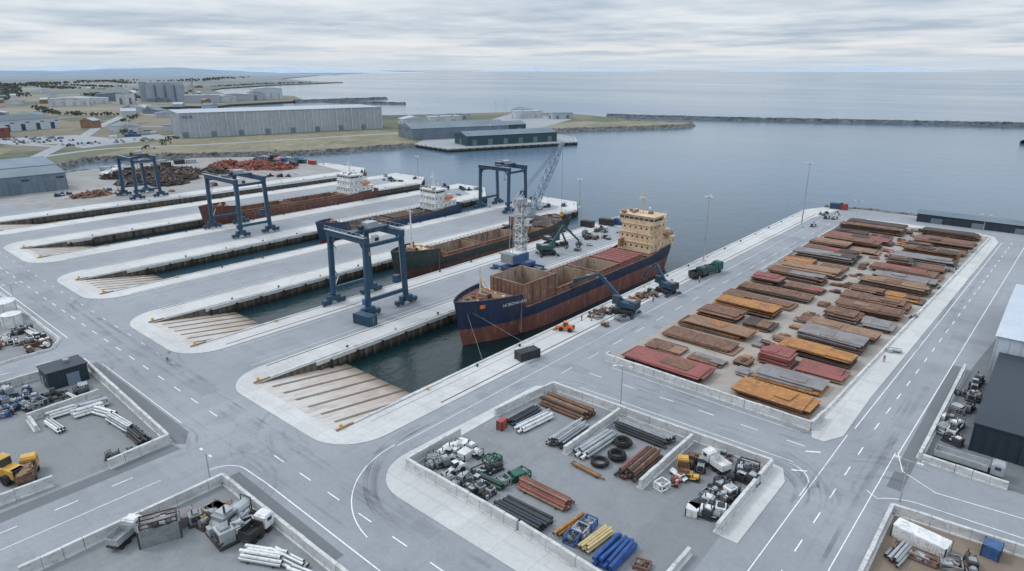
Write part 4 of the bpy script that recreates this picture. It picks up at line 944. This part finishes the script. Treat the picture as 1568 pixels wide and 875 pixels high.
for i in range(120):
    a=R.random()
    if a<.5: x,y=-745+R.randint(0,9)*7+R.uniform(-1,1),150+R.randint(0,14)*3.2
    elif a<.8: x,y=-640+R.uniform(-12,12),200+R.uniform(-25,45)
    else: x,y=-560+R.uniform(-8,20),500+R.uniform(-40,60)
    inst(R.choice(cars),(x,y,.1),1.35+R.choice([0,pi])+R.uniform(-.05,.05))
for i in range(8): container((-700+R.uniform(-15,25),225+R.uniform(0,50),.05),R.uniform(1,1.6),R.choice(['white','lgrey','bblue']),7)
g=MB();g.poly([(-760,140),(-670,150),(-650,230),(-740,215)],0,.05,'farroad');g.poly([(-655,175),(-610,180),(-640,262),(-690,270)],0,.055,'farroad');g.done('car_park')
g=MB();g.poly([(-432,376),(-384,369),(-338,481),(-364,513),(-440,545),(-500,700),(-640,750),(-560,600),(-500,470)],0,.05,'farroad');g.done('harbour_pavement')
g=MB();g.poly([(-541,162),(-530,195),(-503,226),(-470,270),(-454,293),(-444,342),(-434,378),(-500,440),(-570,440),(-628,255)],0,.03,'grass');g.done('dry_grass_field')
g=MB();g.poly([(-640,140),(-600,120),(-500,60),(-620,-100),(-1400,-200),(-1000,100)],0,.02,'grass');g.done('dry_grass_field')
g=MB();g.poly([(-1130,432),(-1010,398),(-900,468),(-820,540),(-860,470),(-1000,380),(-1130,405)],-.1,.06,'sand');g.poly([(-380,655),(-353,703),(-352,728),(-362,748),(-435,725),(-440,600)],0,.05,'grass');g.done('beach')
g=MB()
def smooth(pts,n=8):
    out=[]
    for i in range(len(pts)-1):
        p0=Vector(pts[max(0,i-1)]);p1=Vector(pts[i]);p2=Vector(pts[i+1]);p3=Vector(pts[min(len(pts)-1,i+2)])
        for j in range(n):
            t=j/n;out.append(.5*((2*p1)+(-p0+p2)*t+(2*p0-5*p1+4*p2-p3)*t*t+(-p0+3*p1-3*p2+p3)*t**3))
    out.append(Vector(pts[-1]));return out
g.ribbon(smooth([(-380,30),(-440,62),(-509,102),(-565,135),(-637,171),(-720,215),(-825,262),(-960,330),(-1120,404),(-1230,450),(-1320,495),(-1420,470),(-1700,420)]),10,.1,'farroad')
g.ribbon(smooth([(-637,171),(-700,150),(-800,140),(-1000,120),(-1500,100)]),9,.08,'farroad')
g.ribbon(smooth([(-825,262),(-780,310),(-700,330),(-660,260),(-640,200)]),8,.09,'farroad')
g.ribbon(smooth([(-565,135),(-590,190),(-560,260),(-540,340),(-520,420),(-480,480)]),7,.07,'farroad')
g.done('road')
def riprap(path,w,h,z0=-3.2,name='rock_breakwater',step=3,size=1.3,k='rock'):
    g=MB();pts=[]
    for a,b in zip(path,path[1:]):
        a=Vector(a);b=Vector(b);n=max(1,int((b-a).length/step))
        pts+=[a.lerp(b,i/n) for i in range(n)]
    pts.append(Vector(path[-1]));prof=[(-w,z0),(-w*.55,z0+h*.55),(-w*.25,z0+h),(w*.25,z0+h),(w*.55,z0+h*.55),(w,z0)]
    vs=[];fs=[]
    for i,p in enumerate(pts):
        d=(pts[min(len(pts)-1,i+1)]-pts[max(0,i-1)]).normalized();n=Vector((-d.y,d.x))
        for x,z in prof: q=p+n*(x+R.uniform(-.8,.8))+d*R.uniform(-.8,.8);vs.append((q.x,q.y,z+R.uniform(-.4,.5)))
    m=len(prof)
    for i in range(len(pts)-1):
        for j in range(m-1): fs.append((i*m+j,(i+1)*m+j,(i+1)*m+j+1,i*m+j+1))
    g.add(vs,fs,k)
    for i in range(0,len(pts)*2):
        p=R.choice(pts);x=R.uniform(-1,1);g.rock((p.x+x*w*.7,p.y+R.uniform(-w,w)*.5,z0+h*(1-abs(x)*.8)+.2),R.uniform(.5,1)*size,k)
    g.done(name)
riprap([(-514,804),(-470,812),(-380,842),(-57,985),(200,1100),(600,1280)],6,4.6,step=4,size=1.6,k='jetty')
riprap([(-84,320),(-70,326),(-45,326),(30,327)],3.5,3.4,name='riprap_bank')
riprap([(-462,98),(-491,114),(-541,159),(-530,195),(-503,226),(-470,270),(-454,293),(-444,342),(-433,378)],4,3.6,name='riprap_bank')
riprap([(-440,545),(-412,606),(-380,655),(-353,703),(-351,728),(-362,752),(-435,730),(-480,762)],5,3.8,name='riprap_bank')
riprap([(-480,211),(-477,167),(-473,132),(-458,106)],3,3.4,name='riprap_bank')
riprap([(-41,751),(20,790),(120,850)],5,3.5,step=5,k='jetty')
riprap([(-1224,750),(-1212,975)],9,5,step=8,size=2.5,k='jetty');riprap([(-1190,800),(-1100,810),(-1000,850)],5,4,step=8,size=2,k='jetty')
def treeline(pts,n,w,h=(4,9)):
    g=MB();P=[Vector(p) for p in pts]
    for i in range(n):
        s=R.randrange(len(P)-1);p=P[s].lerp(P[s+1],R.random());x,y=p.x+R.uniform(-w,w),p.y+R.uniform(-w,w);hh=R.uniform(*h)*.72
        g.cyl((x,y,0),(x,y,hh*.5),.3,'rust_d',5)
        for q in range(5): g.rock((x+R.uniform(-.35,.35)*hh,y+R.uniform(-.35,.35)*hh,hh*R.uniform(.4,.85)),hh*R.uniform(.16,.3),'tree',.9)
    g.done('tree_line')
treeline([(-1000,340),(-1100,300),(-1300,330)],80,10);treeline([(-700,245),(-830,285),(-1000,370)],70,6,(3,6));treeline([(-900,230),(-1200,220),(-1600,330)],120,10,(5,9))
treeline([(-1500,620),(-1900,760),(-2300,900)],220,30,(7,11));treeline([(-1600,330),(-2200,500),(-2800,640)],220,30,(7,12));treeline([(-2600,500),(-3400,900),(-4200,1500)],300,90,(9,16));treeline([(-1100,100),(-1700,200),(-2400,260)],180,25,(6,10))
treeline([(-560,210),(-600,240),(-640,262)],30,5,(2,4));treeline([(-2400,1150),(-2700,1500),(-2850,1850)],120,30,(7,11));treeline([(-3500,1500),(-4200,2000),(-5200,2700)],200,100,(10,17))
for q in range(9):
    x=R.uniform(-3500,-1500);y=-x*R.uniform(.15,.42);treeline([(x,y),(x-R.uniform(200,500),y+R.uniform(-60,200))],110,30,(7,12))
def hills(name,a0,a1,dist,hmax,k,seed,base=.3):
    g=MB();n=120;vs=[];fs=[];
    for i in range(n+1):
        a=math.radians(a0+(a1-a0)*i/n);e=min(1,i/30,(n-i)/30)
        for j,(dd,f) in enumerate(((0,0),(.04,.6),(.08,1),(.14,.8),(.2,0))):
            hh=hmax*f*(base+max(0,.35+noise.noise(Vector((i*.05,seed,j*.12)))*.6+noise.noise(Vector((i*.22,seed+3,0)))*.10))*e
            r=dist*(1+dd);vs.append((-r*math.sin(a),r*math.cos(a),hh-3.5 if f==0 else hh))
    for i in range(n):
        for j in range(4): fs.append((i*5+j,i*5+j+1,(i+1)*5+j+1,(i+1)*5+j))
    g.add(vs,fs,k);g.done(name)
hills('distant_hills',55,100,8000,90,'hill',2.3);hills('distant_hills',48,100,14000,160,'hill2',7.7);hills('distant_headland',28,44,24000,170,'hill2',4.4);hills('distant_headland',6,24,22000,190,'hill2',9.1)
# ------------------------------------------------------------------ world, sun, camera
w=bpy.data.worlds.new('World');sc.world=w;w.use_nodes=True;nt=w.node_tree;N=nt.nodes;L=nt.links;N.clear()
out=N.new('ShaderNodeOutputWorld');sky=N.new('ShaderNodeTexSky');sky.sky_type='NISHITA';sky.sun_disc=False
sel=math.radians(48);saz=Vector((-.75,-.35)).normalized()
sky.sun_elevation=sel;sky.sun_rotation=math.atan2(saz.x,saz.y)
b1=N.new('ShaderNodeBackground');b1.inputs[1].default_value=.1;L.new(sky.outputs[0],b1.inputs[0])
tc=N.new('ShaderNodeTexCoord');sx=N.new('ShaderNodeSeparateXYZ');L.new(tc.outputs['Generated'],sx.inputs[0])
zc=mathn(N,L,'MAXIMUM',sx.outputs[2],0.0);zd=mathn(N,L,'ADD',zc,.04)
cx=mathn(N,L,'DIVIDE',sx.outputs[0],zd);cy=mathn(N,L,'DIVIDE',sx.outputs[1],zd)
cb=N.new('ShaderNodeCombineXYZ');L.new(cx,cb.inputs[0]);L.new(cy,cb.inputs[1])
n1=nz(N,L,cb.outputs[0],.42,4,.5);n2=nz(N,L,cb.outputs[0],1.3,5,.6)
f=mathn(N,L,'ADD',mathn(N,L,'MULTIPLY',n1,.72),mathn(N,L,'MULTIPLY',n2,.28))
col=mixc(N,L,ramp(N,L,f,.39,.61),(.43,.52,.63),(.79,.835,.885))
hz=ramp(N,L,zc,.045,.012)
col=mixc(N,L,mathn(N,L,'MULTIPLY',hz,.75),col,(.60,.69,.785))
band=mathn(N,L,'MULTIPLY',ramp(N,L,zc,.010,.022),ramp(N,L,zc,.05,.03))
col=mixc(N,L,mathn(N,L,'MULTIPLY',mathn(N,L,'MULTIPLY',band,ramp(N,L,n1,.40,.6)),.75),col,(.88,.865,.855))
b2=N.new('ShaderNodeBackground');L.new(col,b2.inputs[0])
L.new(mathn(N,L,'ADD',1.03,mathn(N,L,'MULTIPLY',ramp(N,L,zc,.1,.8),1.05)),b2.inputs[1])
mx=N.new('ShaderNodeMixShader');mx.inputs[0].default_value=.9;L.new(b1.outputs[0],mx.inputs[1]);L.new(b2.outputs[0],mx.inputs[2]);L.new(mx.outputs[0],out.inputs[0])
sl=bpy.data.lights.new('sun','SUN');sl.energy=1.15;sl.angle=math.radians(12);sl.color=(1,.97,.93)
so=bpy.data.objects.new('sun',sl);sc.collection.objects.link(so)
sd=Vector((saz.x*math.cos(sel),saz.y*math.cos(sel),math.sin(sel)));so.rotation_euler=sd.to_track_quat('Z','Y').to_euler()
sc.view_settings.view_transform='Standard';sc.view_settings.look='None';sc.view_settings.exposure=0
cam=bpy.data.cameras.new('camera');co=bpy.data.objects.new('camera',cam);sc.collection.objects.link(co)
cam.lens=36*1000/1568;cam.sensor_width=36;cam.clip_start=1;cam.clip_end=200000
co.location=(0,0,60);co.rotation_euler=(math.radians(90)-math.atan(.3305),0,math.radians(40.67))
sc.camera=co
